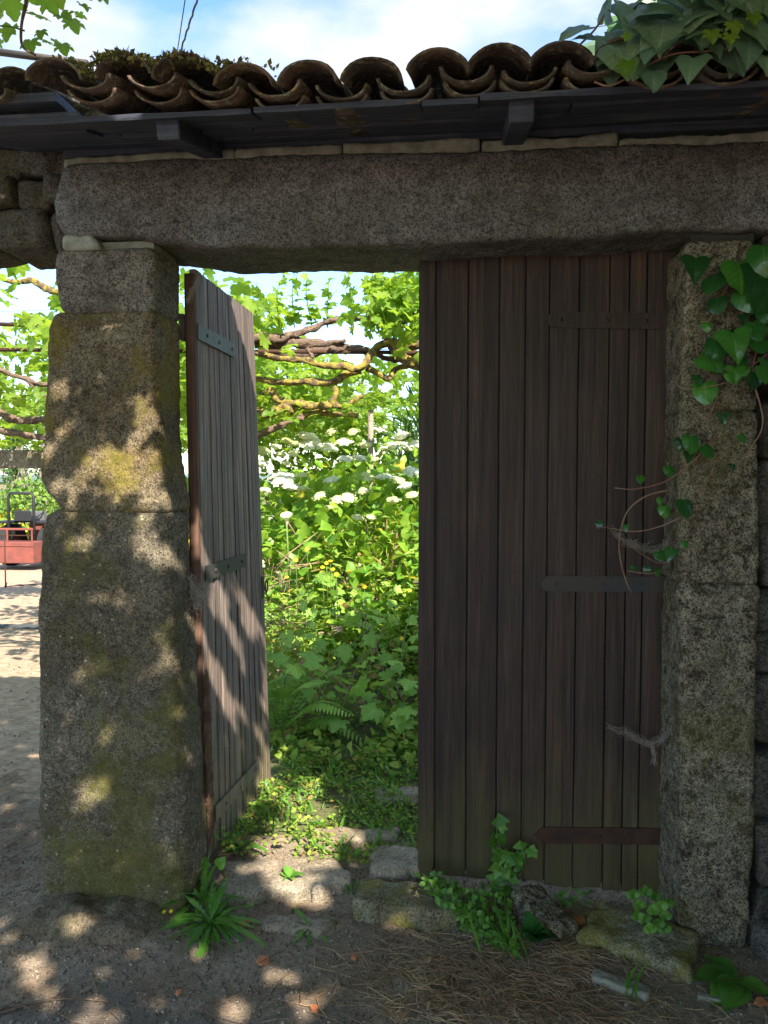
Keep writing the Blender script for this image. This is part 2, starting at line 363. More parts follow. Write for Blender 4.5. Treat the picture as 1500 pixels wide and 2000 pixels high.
M['pale_mortar'] = simple('pale_mortar', (0.36, 0.36, 0.30), 0.95, c2=(0.2, 0.2, 0.17), sc=25, bump=0.6)
M['dark_mortar'] = simple('dark_mortar', (0.06, 0.055, 0.045), 0.95, sc=25, bump=0.6)
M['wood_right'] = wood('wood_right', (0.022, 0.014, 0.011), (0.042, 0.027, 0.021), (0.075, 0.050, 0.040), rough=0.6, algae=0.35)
M['wood_left'] = wood('wood_left', (0.075, 0.055, 0.047), (0.165, 0.13, 0.112), (0.29, 0.25, 0.225), grain=1.3, algae=0.4, bump=0.8)
M['wood_edge'] = wood('wood_edge', (0.055, 0.03, 0.022), (0.11, 0.062, 0.045), (0.17, 0.11, 0.085), rough=0.7)
M['wood_soffit_haze'] = wood('wood_soffit_haze', (0.028, 0.032, 0.050), (0.058, 0.068, 0.105), (0.10, 0.115, 0.165), horiz=True, grain=0.6)  # blue lens haze over the eaves is mixed into the wood colour
M['iron_black'] = simple('iron_black', (0.035, 0.042, 0.045), 0.6, 0.3, c2=(0.06, 0.045, 0.035), sc=12, bump=0.3)
M['iron_rust'] = simple('iron_rust', (0.085, 0.035, 0.018), 0.85, 0.1, c2=(0.035, 0.02, 0.015), sc=18, bump=0.5)
M['iron_grey'] = simple('iron_grey', (0.13, 0.135, 0.14), 0.6, 0.2, c2=(0.1, 0.1, 0.1), sc=16)
M['wire'] = simple('wire', (0.12, 0.085, 0.07), 0.7, 0.2, sc=30)
M['cable'] = simple('cable', (0.03, 0.03, 0.035), 0.7)
M['straw'] = simple('straw', (0.44, 0.30, 0.17), 0.85, c2=(0.20, 0.12, 0.065), sc=9)
M['terracotta'] = simple('terracotta', (0.50, 0.20, 0.09), 0.9, c2=(0.30, 0.11, 0.05), sc=30)
M['petal'] = leafmat('petal', (0.72, 0.74, 0.60), (0.80, 0.80, 0.72), (0.66, 0.72, 0.40), (0.8, 0.8, 0.6), 0.3, 0.7)
M['petal_core'] = leafmat('petal_core', (0.55, 0.62, 0.25), (0.62, 0.64, 0.35), (0.7, 0.7, 0.5), (0.7, 0.7, 0.3), 0.3, 0.8)
M['yellow'] = leafmat('yellow', (0.75, 0.55, 0.02), (0.8, 0.62, 0.03), (0.7, 0.6, 0.05), (0.8, 0.6, 0.02), 0.3, 0.7)
M['leaf_vine'] = leafmat('leaf_vine', (0.09, 0.18, 0.022), (0.15, 0.26, 0.03), (0.24, 0.34, 0.045), (0.50, 0.72, 0.05), 0.52, 0.5, vein=.5)
M['leaf_shade'] = leafmat('leaf_shade', (0.14, 0.27, 0.045), (0.22, 0.40, 0.065), (0.32, 0.50, 0.08), (0.4, 0.6, 0.08), 0.35, 0.55, vein=.6)
M['leaf_hyd'] = leafmat('leaf_hyd', (0.08, 0.20, 0.02), (0.16, 0.31, 0.03), (0.27, 0.42, 0.05), (0.5, 0.7, 0.05), 0.38, 0.42, old=(0.42, 0.36, 0.04), oldw=0.04)
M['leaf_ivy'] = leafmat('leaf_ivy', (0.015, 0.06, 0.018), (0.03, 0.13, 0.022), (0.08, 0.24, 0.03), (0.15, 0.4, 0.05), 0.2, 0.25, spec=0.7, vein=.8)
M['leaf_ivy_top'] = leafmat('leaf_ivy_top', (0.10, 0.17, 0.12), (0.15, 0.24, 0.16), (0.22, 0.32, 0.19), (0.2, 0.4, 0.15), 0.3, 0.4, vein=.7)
M['leaf_weed'] = leafmat('leaf_weed', (0.06, 0.16, 0.02), (0.10, 0.24, 0.03), (0.17, 0.32, 0.05), (0.2, 0.5, 0.05), 0.3, 0.45)
M['leaf_cover'] = leafmat('leaf_cover', (0.12, 0.22, 0.025), (0.21, 0.34, 0.04), (0.34, 0.42, 0.06), (0.35, 0.5, 0.05), 0.35, 0.6, old=(0.30, 0.20, 0.06), oldw=0.12)
M['leaf_dark'] = leafmat('leaf_dark', (0.035, 0.085, 0.03), (0.06, 0.13, 0.04), (0.10, 0.19, 0.05), (0.2, 0.4, 0.08), 0.3, 0.5)
M['leaf_hedge'] = leafmat('leaf_hedge', (0.07, 0.15, 0.025), (0.12, 0.22, 0.03), (0.2, 0.3, 0.05), (0.35, 0.55, 0.05), 0.3, 0.6)
M['stem_green'] = simple('stem_green', (0.12, 0.2, 0.05), 0.7)
M['stem_red'] = simple('stem_red', (0.20, 0.085, 0.065), 0.7, c2=(0.26, 0.17, 0.11), sc=15)
M['moss'] = simple('moss', (0.26, 0.26, 0.08), 0.95, c2=(0.13, 0.13, 0.05), sc=30)
M['web'] = simple('web', (0.42, 0.36, 0.30), 0.9)
M['fibre'] = simple('fibre', (0.22, 0.15, 0.10), 0.95, c2=(0.1, 0.06, 0.04))
M['gravel'] = simple('gravel', (0.36, 0.31, 0.25), 0.95, c2=(0.15, 0.12, 0.095), sc=60)
M['crumb'] = simple('crumb', (0.21, 0.165, 0.125), 0.95, c2=(0.10, 0.075, 0.055), sc=40)

def bark(name, c1, c2, lic, w):
    m, t, b = newmat(name); N = NB(t); W = N.pos(src='World')
    c = N.mix(N.ramp(N.noise(N.pos((30, 90, 90), 'World'), 1.0, 5, 0.7), [(0.35, 0), (0.65, 1)]), c1, c2)
    l = N.noise(W, 24, 7, 0.75); c = N.mix(N.ramp(l, [(0.62-0.2*w, 0), (0.68-0.2*w, 0.95)]), c, N.mix(N.noise(W, 70, 2), tuple(x*0.55 for x in lic), lic))
    t.links.new(c, b.inputs['Base Color']); b.inputs['Roughness'].default_value = 0.95
    p = N.bump(N.noise(N.pos((25, 80, 80), 'World'), 1.0, 5, 0.7), 0.9, 0.012, b); N.bump(N.noise(W, 120, 3), 0.6, 0.004, b, p); return m
M['bark_vine'] = bark('bark_vine', (0.065, 0.042, 0.032), (0.22, 0.155, 0.115), (0.3, 0.25, 0.05), 0.1)
M['bark_lichen'] = bark('bark_lichen', (0.07, 0.045, 0.03), (0.15, 0.105, 0.07), (0.36, 0.28, 0.05), 0.75)
M['bark_tree'] = bark('bark_tree', (0.16, 0.13, 0.11), (0.3, 0.26, 0.22), (0.2, 0.22, 0.08), 0.4)

def tilemat():
    m, t, b = newmat('clay_tile'); N = NB(t); W = N.pos(src='World'); oi = N.n('ShaderNodeObjectInfo')
    c = N.ramp(oi.outputs['Random'], [(0, (0.12, 0.10, 0.09)), (0.4, (0.17, 0.13, 0.11)), (0.7, (0.23, 0.145, 0.105)), (1, (0.11, 0.10, 0.098))])
    c = N.mix(N.ramp(N.noise(W, 11, 6, 0.7), [(0.42, 0), (0.6, 0.85)]), c, (0.075, 0.06, 0.055))
    c = N.mix(N.ramp(N.noise(W, 26, 6, 0.75), [(0.54, 0), (0.60, 0.8)]), c, (0.34, 0.32, 0.24)); c = N.mix(N.ramp(N.noise(W, 60, 3, 0.7), [(0.60, 0), (0.66, 0.8)]), c, (0.48, 0.30, 0.10))
    c = N.mix(N.ramp(N.noise(W, 5, 6, 0.7), [(0.58, 0), (0.66, 0.8)]), c, (0.08, 0.09, 0.03))
    t.links.new(c, b.inputs['Base Color']); b.inputs['Roughness'].default_value = 1.0; b.inputs['Specular IOR Level'].default_value = 0.03; N.bump(N.noise(W, 60, 6, 0.75), 0.9, 0.008, b); return m
M['tile'] = tilemat()

def groundmat():
    m, t, b = newmat('ground'); N = NB(t); W = N.pos(src='World'); x, y, z = N.sep(W)
    n1 = N.noise(W, 3.0, 6, 0.65); n2 = N.noise(W, 40, 5, 0.75); n3 = N.noise(W, 150, 3, 0.75)
    soil = N.ramp(n2, [(0.32, (0.15, 0.108, 0.072)), (0.5, (0.28, 0.215, 0.15)), (0.68, (0.42, 0.34, 0.25))])
    soil = N.mix(N.ramp(n3, [(0.4, 0), (0.65, 0.6)]), soil, (0.26, 0.22, 0.18))
    soil = N.mix(N.ramp(N.noise(W, 5.0, 5), [(0.5, 0), (0.65, 0.5)]), soil, N.mix(1.0, soil, (0.75, 0.6, 0.5), 'MULTIPLY'))
    asp = N.mix(N.ramp(N.noise(W, 190, 2, 0.8), [(0.42, 0), (0.66, 1)]), (0.085, 0.08, 0.076), (0.22, 0.205, 0.19))
    e = N.math('ADD', y, N.math('MULTIPLY', n1, 0.5)); e = N.math('ADD', e, N.math('MULTIPLY', N.noise(W, 22, 3), 0.12))
    c = N.mix(N.ramp(e, [(0.0, 1.0), (1.0, 1.0)]), soil, soil)
    am = N.math('LESS_THAN', e, 2.50); am = N.math('MULTIPLY', am, N.math('LESS_THAN', x, 0.35)); 
    c = N.mix(N.math('MULTIPLY', am, 0.5), soil, asp)
    sand = N.ramp(N.noise(W, 14, 6, 0.7), [(0.35, (0.27, 0.19, 0.13)), (0.55, (0.42, 0.31, 0.22)), (0.75, (0.55, 0.43, 0.32))])
    sx = N.math('ADD', x, N.math('MULTIPLY', n1, 0.5)); sm = N.math('MULTIPLY', N.math('LESS_THAN', sx, -1.15), N.math('GREATER_THAN', N.math('ADD', y, N.math('MULTIPLY', n1, 1.6)), 4.6))
    c = N.mix(sm, c, sand)
    gr = N.math('MULTIPLY', N.math('GREATER_THAN', sx, -1.0), N.math('GREATER_THAN', y, 3.2))
    far = N.math('GREATER_THAN', y, 24.0); gr = N.math('MAXIMUM', gr, far)
    c = N.mix(N.math('MULTIPLY', gr, N.ramp(n2, [(0.4, 0.4), (0.6, 0.95)])), c, N.mix(n3, (0.05, 0.075, 0.02), (0.10, 0.13, 0.03)))
    t.links.new(c, b.inputs['Base Color']); b.inputs['Roughness'].default_value = 0.97; b.inputs['Specular IOR Level'].default_value = 0.1
    p = N.bump(n2, 0.8, 0.012, b); N.bump(n3, 0.9, 0.006, b, p); return m
M['ground'] = groundmat()

# ------------------------------------------------------------------ ground, hills
def sst(a, b, x): t = np.clip((x-a)/(b-a), 0, 1); return t*t*(3-2*t)
def gz(X, Y):
    X = np.atleast_1d(np.asarray(X, float)); Y = np.atleast_1d(np.asarray(Y, float)); P = np.stack([X, Y, 0*X], 1)
    left = sst(-0.7, -1.6, X)
    z = -0.036*np.clip(Y-3.2, 0, 22)*left
    near = sst(12, 5, np.hypot(X, Y-3))
    z = z + near*(0.022*fbm(P, 2.3, 3, 3) + 0.008*fbm(P, 12, 3, 5))
    z = z + 0.05*sst(2.7, 3.05, Y)*sst(-1.15, -1.0, X)*sst(0.95, 0.8, X)         # threshold is a little higher
    z = z + (1-left)*0.30*sst(3.8, 6.5, Y)
    z = z + 0.012*np.exp(-(((X+1.30)/0.42)**2+((Y-2.55)/0.16)**2))              # mound at the left pillar foot
    z = z + 0.02*np.exp(-(((X-0.6)/0.5)**2+((Y-2.6)/0.18)**2))
    return z-0.05
def grid_mesh(xs, ys, zf):
    X, Y = np.meshgrid(xs, ys, indexing='ij'); V = np.stack([X.ravel(), Y.ravel(), zf(X.ravel(), Y.ravel())], 1)
    nb = len(ys); i, j = np.meshgrid(np.arange(len(xs)-1), np.arange(nb-1), indexing='ij'); q = (i*nb+j).ravel()
    return V, np.stack([q, q+nb, q+nb+1, q+1], 1)
def spread(a, b, fine, far, n):
    core = np.arange(a, b+1e-6, fine); g = np.geomspace(fine*2, far, n)
    return np.concatenate([(a-g)[::-1], core, b+g])
V, Fc = grid_mesh(spread(-2.2, 1.6, 0.016, 900, 30), spread(1.9, 4.4, 0.016, 900, 34), gz)
ob('ground', mesh_np('ground', V, Fc, M['ground']), kind='structure')
def hillz(X, Y): return np.where(Y > 200, 0, 0) + 9*fbm(np.stack([X, Y*0.3, 0*X], 1), 0.006, 4, 8)*sst(240, 330, Y)*sst(520, 400, Y) + 7*sst(240, 330, Y)*sst(560, 420, Y) - 3
V, Fc = grid_mesh(np.linspace(-600, 500, 90), np.linspace(230, 560, 30), hillz)
M['hills'] = simple('hills', (0.10, 0.15, 0.13), 0.95, c2=(0.14, 0.19, 0.17), sc=0.02, bump=0)
ob('hills', mesh_np('hills', V, Fc, M['hills']), kind='structure')
def G(px, py, dz=0.0):
    p = on_z(px, py, 0.0)
    for _ in range(6): p = on_z(px, py, float(gz(p[0], p[1])[0]))
    p = p.copy(); p[2] += dz; return p

# ------------------------------------------------------------------ left gate pillar
YF = 2.65
def PX(px, y, Y=YF): return on_y(px, y, Y)[0]
def PZ(y, px=750, Y=YF): return on_y(px, y, Y)[2]
lp = thing('gate_pillar', 'left gate pillar of three big weathered granite blocks dappled with sun and moss', 'pillar', (-1.28, 2.76, 0.0))
def block(parent, rows, mat, name='stone', y0=YF, y1=2.875, r=0.035, seed=0, back_px=None, amp=0.008, seg=0.011, refpx=220, xb=-1.082):
    rows = sorted(rows, key=lambda q: -q[0]); zs = [PZ(q[0], refpx) for q in rows]
    xl = [PX(q[1], q[0]) for q in rows]; xr = [PX(q[2], q[0]) for q in rows]; rb = [max(xb, a) if xb is not None else a for a in xr] if xb is not None else xr
    V, Fc = stone_prof(xl, xr, rb, zs, y0, y1, r, seg, amp, seed)
    return ob(name, mesh_np(name, V, Fc, mat), parent)
block(lp, [(484, 112, 296), (500, 107, 300), (540, 105, 301), (580, 108, 302), (600, 114, 303), (612, 122, 302)], M['granite_top'], seed=1, r=0.022)
block(lp, [(606, 102, 298), (640, 93, 302), (700, 89, 304), (760, 88, 307), (850, 82, 312), (905, 74, 318), (935, 76, 322), (962, 92, 326), (985, 112, 330), (1004, 122, 332)], M['granite_mid'], seed=2, r=0.026, amp=0.011)
block(lp, [(996, 108, 330), (1012, 88, 332), (1040, 80, 330), (1100, 74, 333), (1200, 70, 338), (1300, 69, 345), (1400, 69, 352), (1500, 71, 360), (1600, 72, 364), (1700, 73, 366), (1750, 76, 362), (1796, 86, 350)], M['granite_left'], seed=3, r=0.035, amp=0.012, xb=-1.084)
# mortar core and the rear half of the pillar, behind the rebate the leaf closes into
V, Fc = box((-1.26, 2.79, 1.22), (0.15, 0.105, 1.18)); ob('mortar', MB().add(V, Fc).mesh('mortar', M['mortar']), lp)
V, Fc = stone_prof([-1.44]*3, [-1.15]*3, [-1.15]*3, [0.0, 1.2, 2.42], 2.885, 3.03, 0.03, 0.03, 0.01, 9); ob('stone', mesh_np('stone', V, Fc, M['granite_left']), lp)
V, Fc = stone_prof([PX(122, 470)]*3, [PX(196, 470), PX(188, 470), PX(170, 470)], [PX(200, 470)]*3, [PZ(486, 160), PZ(474, 160), PZ(459, 160)], 2.648, 2.85, 0.012, 0.008, 0.014, 4)
ob('mortar', mesh_np('mortar', V, Fc, M['pale_mortar']), lp)
c = G(205, 1850); V, Fc = stone_prof([-1.66, -1.62, -1.56], [-1.02, -1.06, -1.12], [-1.04]*3, [-0.20, -0.05, 0.012], 2.44, 2.95, 0.085, 0.012, 0.035, 6)
ob('footing', mesh_np('footing', V, Fc, M['granite_earthy']), lp, label='low spread footing of earth-stained granite')
# ------------------------------------------------------------------ right gate pillar
rp_ = thing('gate_pillar', 'right gate pillar of rough pitted granite half covered by trailing ivy', 'pillar', (0.84, 2.76, 0.0))
def rblock(rows, seed, mat='granite_right', r=0.022, amp=0.009):
    rows = sorted(rows, key=lambda q: -q[0]); zs = [PZ(q[0], 1400) for q in rows]; xl = [PX(q[1], q[0]) for q in rows]; xr = [PX(q[2], q[0]) for q in rows]
    lb = [0.716+0.0*a for a in xl]
    V, Fc = stone_prof(xl, xr, xr, zs, YF, 2.90, r, 0.0105, amp, seed, x_lb=lb, fine=0.0035); ob('stone', mesh_np('stone', V, Fc, M[mat]), rp_)
rblock([(468, 1345, 1470), (500, 1340, 1478), (650, 1334, 1480), (760, 1330, 1482), (804, 1328, 1484)], 11)
rblock([(801, 1326, 1484), (850, 1328, 1482), (1000, 1330, 1484), (1080, 1330, 1484), (1143, 1326, 1484)], 12)
rblock([(1141, 1326, 1486), (1200, 1330, 1484), (1400, 1332, 1480), (1600, 1333, 1474), (1800, 1330, 1468), (1835, 1334, 1462), (1856, 1342, 1452)], 13)
V, Fc = box((0.845, 2.79, 1.22), (0.10, 0.10, 1.20)); ob('mortar', MB().add(V, Fc).mesh('mortar', M['dark_mortar']), rp_)
# ------------------------------------------------------------------ lintel
li = thing('lintel', 'massive granite lintel spanning the gateway under the eaves', 'lintel', (-0.1, 2.83, 2.38))
zs = [2.36, 2.44, 2.52, 2.60, 2.68]; x0 = [PX(p, 400) for p in (121, 108, 104, 113, 128)]
zb = lambda x: np.interp(x, [-1.5, -1.15, -0.9, -0.2, 0.5, 1.4], [2.415, 2.405, 2.362, 2.352, 2.36, 2.375]) + 0.009*fbm(np.stack([np.ravel(x), 0*np.ravel(x), 0*np.ravel(x)], 1), 5, 4, 77, 0.7).reshape(np.shape(x))
ztp = lambda x: np.interp(x, [-1.5, -1.0, 0.2, 1.4], [2.665, 2.675, 2.655, 2.64])
V, Fc = stone_prof(x0, [1.55]*5, [1.55]*5, zs, YF-0.012, 3.03, 0.03, 0.016, 0.010, 21, zt=ztp, zb=zb)
ob('stone', mesh_np('stone', V, Fc, M['granite_lintel']), li)
mb = MB(); zz = lambda x: float(ztp(x))
for a, b_ in ((-1.43, -0.80), (-0.80, -0.42), (-0.42, 0.05), (0.05, 0.5), (0.5, 1.0), (1.0, 1.5)):
    V, Fc = stone_prof([a]*3, [b_-0.004]*3, [b_]*3, [zz(a)-0.012, zz(a), zz(a)+0.030+0.006*math.sin(a*9)], YF+0.004, 2.98, 0.008, 0.014, 0.009, int(30+a*10))
    ob('mortar', mesh_np('mortar', V, Fc, M['pale_mortar']), li)

# ------------------------------------------------------------------ rubble wall: over the open passage at the left, and right of the right pillar
rw = thing('rubble_wall', 'dark rubble stonework above the open passage left of the gate', 'wall', (-1.9, 2.85, 2.1))
k = 0
def rubble(parent, x0, x1, z0f, z1, y, seedb, hmin=0.05, hmax=0.085):
    global k; zc = None; rr = random.Random(seedb); z = z1
    while z > z0f(0.5*(x0+x1))-0.02:
        h = rr.uniform(hmin, hmax); x = x0
        while x < x1:
            wd = rr.uniform(0.09, 0.2); xc = x+wd/2
            if z-h > z0f(xc)-0.03:
                V, Fc = rock((xc, y+rr.uniform(-.02, .02)+0.12, z-h), (wd/2*0.98, 0.14, h*0.96), rr.uniform(-.08, .08), k+seedb, 9, 0.35, 0.10, (rr.uniform(-.12, .12), rr.uniform(-.25, .25)))
                ob('stone', mesh_np('stone', V, Fc, M['rubble']), parent); k += 1
            x += wd
        z -= 2*h
rubble(rw, -2.75, -1.50, lambda x: np.interp(x, [-2.75, -1.95, -1.75, -1.60, -1.5], [2.15, 2.46, 2.44, 2.40, 2.38]), 2.76, 2.72, 100)
V, Fc = box((-2.1, 2.99, 2.62), (0.62, 0.09, 0.14)); ob('mortar', MB().add(V, Fc).mesh('mortar', M['dark_mortar']), rw)
V, Fc = box((-2.05, 2.78, 2.79), (0.72, 0.20, 0.025)); ob('plank', MB().add(V, Fc).mesh('plank', M['wood_soffit_haze']), rw)
rubble(rw, -3.3, -2.75, lambda x: 0.0, 2.76, 2.72, 400, 0.09, 0.13)
rw2 = thing('rubble_wall', 'dark rubble wall continuing right of the ivy pillar', 'wall', (1.25, 2.9, 0.0))
rubble(rw2, 0.975, 1.75, lambda x: 0.0, 2.38, 2.70, 700, 0.07, 0.13)
V, Fc = box((1.38, 3.0, 1.18), (0.39, 0.09, 1.20)); ob('mortar', MB().add(V, Fc).mesh('mortar', M['dark_mortar']), rw2)
# unseen shed mass, added outside the frame to block light from the right leaf
hb = thing('light_block_shed', 'unseen stone shed added right of the gate to darken the right leaf', 'shed', (2.65, 0.2, 0.0))
def light_block_wall():
    V, Fc = cubegrid(20, 60, 44); P = V*np.array([0.9, 2.3, 1.55]); P = displace(P, Fc, 0.05, 3.5, 3, 5); return P+np.array([2.65, 0.25, 1.5]), Fc
V, Fc = light_block_wall(); ob('wall', mesh_np('wall', V, Fc, M['rubble']), hb)
V, Fc = box((2.65, 0.25, 3.12), (1.0, 2.5, 0.05)); ob('roof', MB().add(V, Fc).mesh('roof', M['tile']), hb)  # roof of the added light-blocking shed

# ------------------------------------------------------------------ the tiled gate roof
rf = thing('tiled_roof', 'small gate roof of curved clay tiles with mossy eaves', 'roof', (-0.1, 2.6, 2.7))
def canal_tile(rw0, rw1, L, th, up=True, seg=12, drop=1.0):
    V = []; n = seg+1; rows = 5
    for (off) in (0, th):
        for i in range(rows):
            t = i/(rows-1); r = rw0*(1-t)+rw1*t - off
            for j in range(n):
                a = math.radians(4)+(math.pi-math.radians(8))*j/seg
                V.append([math.cos(a)*r, t*L, (math.sin(a)*r*0.66) if up else -(math.sin(a)*r*0.55)])
    V = np.array(V); Fc = []; o = rows*n
    for i in range(rows-1):
        for j in range(seg):
            q = (i*n+j, i*n+j+1, (i+1)*n+j+1, (i+1)*n+j); Fc.append(q); Fc.append(tuple(o+x for x in q[::-1]))
    for j in range(seg):
        Fc.append((j+1, j, o+j, o+j+1)); b_ = (rows-1)*n; Fc.append((b_+j, b_+j+1, o+b_+j+1, o+b_+j))
    for i in range(rows-1):
        Fc.append((i*n, (i+1)*n, o+(i+1)*n, o+i*n)); Fc.append((i*n+seg, o+i*n+seg, o+(i+1)*n+seg, (i+1)*n+seg))
    return V, Fc
def jitter_tile(up, seed):
    V, Fc = canal_tile(0.089, 0.070, 0.42, 0.010, up) if up else canal_tile(0.075, 0.090, 0.42, 0.010, up)
    V = V + 0.004*np.stack([fbm(V+seed, 14, 2, seed), 1.6*fbm(V+seed*3, 30, 2, seed+1), fbm(V-seed, 14, 2, seed+2)], 1)
    return MB().add(V, Fc).mesh('clay_tile', M['tile'], True)
cov = [jitter_tile(True, s) for s in range(5)]; pan = [jitter_tile(False, s+9) for s in range(4)]
YE = 2.15; peaks = [(-22, 132), (100, 114), (237, 104), (355, 107), (475, 122), (600, 115), (727, 112), (855, 95), (975, 82), (1095, 82)]
cx = [(on_y(px, py, YE)[0], on_y(px, py, YE)[2]) for px, py in peaks][1:]
while cx[-1][0] < 1.5: cx.append((cx[-1][0]+0.176+random.uniform(-.006, .006), cx[-1][1]+random.uniform(-.006, .006)))
SL = math.radians(15)
for i, (x, zp) in enumerate(cx):
    for row in range(2):
        t = 0.34*row; z0 = zp-0.060+t*math.sin(SL)+0.012*row; y0 = YE+t*math.cos(SL)+(random.uniform(-.015, .015) if row == 0 else 0)
        Mt = Matrix.Translation((x+random.uniform(-.004, .004), y0, z0)) @ Matrix.Rotation(SL+random.uniform(-.01, .01), 4, 'X') @ Matrix.Rotation(random.uniform(-.02, .02), 4, 'Z') @ Matrix.Rotation(random.uniform(-.05, .05), 4, 'Y')
        ob('clay_tile', random.choice(cov), rf, Mt)
        if i < len(cx)-1:
            x2 = 0.5*(x+cx[i+1][0]); z2 = 0.5*(zp+cx[i+1][1])
            for dd in ((0, 0.0), (0.02, -0.022)) if row == 0 else ((0, 0.0),):
                Mt = Matrix.Translation((x2+random.uniform(-.006, .006), y0+dd[0]+random.uniform(-.02, .02), z2-0.052+dd[1]+t*math.sin(SL)+0.012*row)) @ Matrix.Rotation(SL, 4, 'X') @ Matrix.Rotation(random.uniform(-.03, .03), 4, 'Z')
                ob('clay_tile', random.choice(pan), rf, Mt)
# boards below the tiles, batten, wall plate, rafter tails
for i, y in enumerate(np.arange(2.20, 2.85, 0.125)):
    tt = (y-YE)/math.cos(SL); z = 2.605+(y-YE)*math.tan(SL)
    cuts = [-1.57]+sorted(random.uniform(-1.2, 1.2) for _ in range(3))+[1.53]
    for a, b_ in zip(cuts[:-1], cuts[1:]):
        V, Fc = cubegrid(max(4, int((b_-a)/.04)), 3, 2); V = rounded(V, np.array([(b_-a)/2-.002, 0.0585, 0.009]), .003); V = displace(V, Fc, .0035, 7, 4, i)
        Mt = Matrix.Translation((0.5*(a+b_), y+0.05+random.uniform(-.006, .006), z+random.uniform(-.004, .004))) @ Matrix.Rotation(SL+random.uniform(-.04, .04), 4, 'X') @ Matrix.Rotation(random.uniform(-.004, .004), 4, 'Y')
        ob('board', mesh_np('board', V, Fc, M['wood_soffit_haze'], smooth=False), rf, Mt)
V, Fc = box((0, 0, 0), (1.50, 0.13, 0.024), bev=0.006); ob('wall_plate', MB().add(V, Fc).mesh('wall_plate', M['wood_soffit_haze']), rf, Matrix.Translation((0.06, 2.80, 2.722)))
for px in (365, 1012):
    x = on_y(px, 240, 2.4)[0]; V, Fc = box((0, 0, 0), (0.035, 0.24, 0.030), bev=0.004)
    ob('rafter_tail', MB().add(V, Fc).mesh('rafter_tail', M['wood_soffit_haze']), rf, Matrix.Translation((x, 2.47, 2.648)) @ Matrix.Rotation(SL, 4, 'X'))
# lean-to roof peeping out at the far left
r2 = thing('lean_to_roof', 'older tiled lean-to roof at the far left behind the gate roof', 'roof', (-2.0, 3.0, 2.8))
for i in range(4):
    for row in range(2):
        x = on_y(22, 140, 2.5)[0]-0.18*i; z = PZ(118, 20, 2.5)-0.085+0.09*row
        ob('clay_tile', cov[i % 5], r2, Matrix.Translation((x, 2.5+0.33*row, z)) @ Matrix.Rotation(SL, 4, 'X'))
        ob('clay_tile', pan[i % 4], r2, Matrix.Translation((x-0.09, 2.5+0.33*row, z-0.0)) @ Matrix.Rotation(SL, 4, 'X'))
V, Fc = box((on_y(22, 140, 2.5)[0]-0.42, 2.85, PZ(118, 20, 2.5)-0.10), (0.55, 0.30, 0.015)); ob('board', MB().add(V, Fc).mesh('board', M['wood_soffit_haze']), r2)
a = on_y(-40, 97, 2.9); b_ = on_y(170, 124, 2.9); ob('iron_pipe', tube_mesh('iron_pipe', [a, b_], 0.014, M['iron_black']), label='dark iron pipe lying behind the tiles at the top left', cat='pipe')

# ------------------------------------------------------------------ gate leaves
def plank_mesh(w_, h, th, mat, seed, ragged=0.0, name='plank'):
    V, Fc = cubegrid(2, 2, 22); P = rounded(V, np.array([w_/2, th/2, h/2]), 0.0055)
    P[:, 0] += 0.0012*fbm(np.stack([np.full(len(P), seed*1.0), np.zeros(len(P)), P[:, 2]], 1), 3, 2, seed)
    V2, F2 = cubegrid(1, 1, 1); V2 = V2*np.array([w_/2+.004, .004, h/2-.03])+[0, th/2-.006, 0]; Fc = np.vstack([Fc, F2+len(P)]); P = np.vstack([P, V2])   # tongue
    low = P[:, 2] < -h/2+0.02; P[low, 2] += ragged*abs(fbm(np.stack([P[low, 0]*40+seed, P[low, 0]*0, P[low, 0]*0], 1), 1, 2, seed))+ragged*random.random()*0.5
    return mesh_np(name, P, Fc, mat, smooth=False)
ZL0, ZL1 = 0.006, 2.385
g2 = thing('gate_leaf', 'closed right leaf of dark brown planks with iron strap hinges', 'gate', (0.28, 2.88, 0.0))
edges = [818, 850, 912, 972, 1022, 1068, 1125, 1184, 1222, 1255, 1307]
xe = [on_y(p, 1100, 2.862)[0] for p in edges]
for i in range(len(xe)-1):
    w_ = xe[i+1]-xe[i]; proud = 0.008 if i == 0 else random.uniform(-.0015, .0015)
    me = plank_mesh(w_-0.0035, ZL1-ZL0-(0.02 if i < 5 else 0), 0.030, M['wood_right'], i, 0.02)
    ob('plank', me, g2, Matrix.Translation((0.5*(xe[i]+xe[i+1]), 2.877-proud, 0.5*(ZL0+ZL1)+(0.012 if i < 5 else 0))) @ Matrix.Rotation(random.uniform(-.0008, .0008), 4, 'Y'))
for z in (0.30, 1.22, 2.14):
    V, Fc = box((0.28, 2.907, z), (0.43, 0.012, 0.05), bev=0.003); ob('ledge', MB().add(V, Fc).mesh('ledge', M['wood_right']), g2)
def strap(parent, P0, P1, hw, th, mat, name='strap_hinge', nail=True, point=True):
    P0 = np.array(P0, float); P1 = np.array(P1, float); d = (P1-P0); L = np.linalg.norm(d); d /= L
    n = np.cross(d, [0, 0, 1]); n /= np.linalg.norm(n); up = np.cross(n, d)*1.0
    out = [(0, -hw), (L-(hw if point else 0), -hw)] + ([(L, 0)] if point else []) + [(L-(hw if point else 0), hw), (0, hw)]
    V = [P0+d*a+up*b for a, b in out]; V2 = [v+n*th for v in V]; m = len(V); Fc = [tuple(range(m))[::-1], tuple(range(m, 2*m))] + [(i, (i+1) % m, m+(i+1) % m, m+i) for i in range(m)]
    o = ob(name, MB().add(np.array(V+V2), Fc).mesh(name, mat), parent)
    if nail:
        for f in (0.86, 0.5, 0.2):
            cc = P0+d*L*f+n*th; V, Fc = cubegrid(3, 3, 3); V = V/np.linalg.norm(V, axis=1, keepdims=True)*0.0085
            ob('nail', mesh_np('nail', V+cc, Fc, mat), o)
    return o
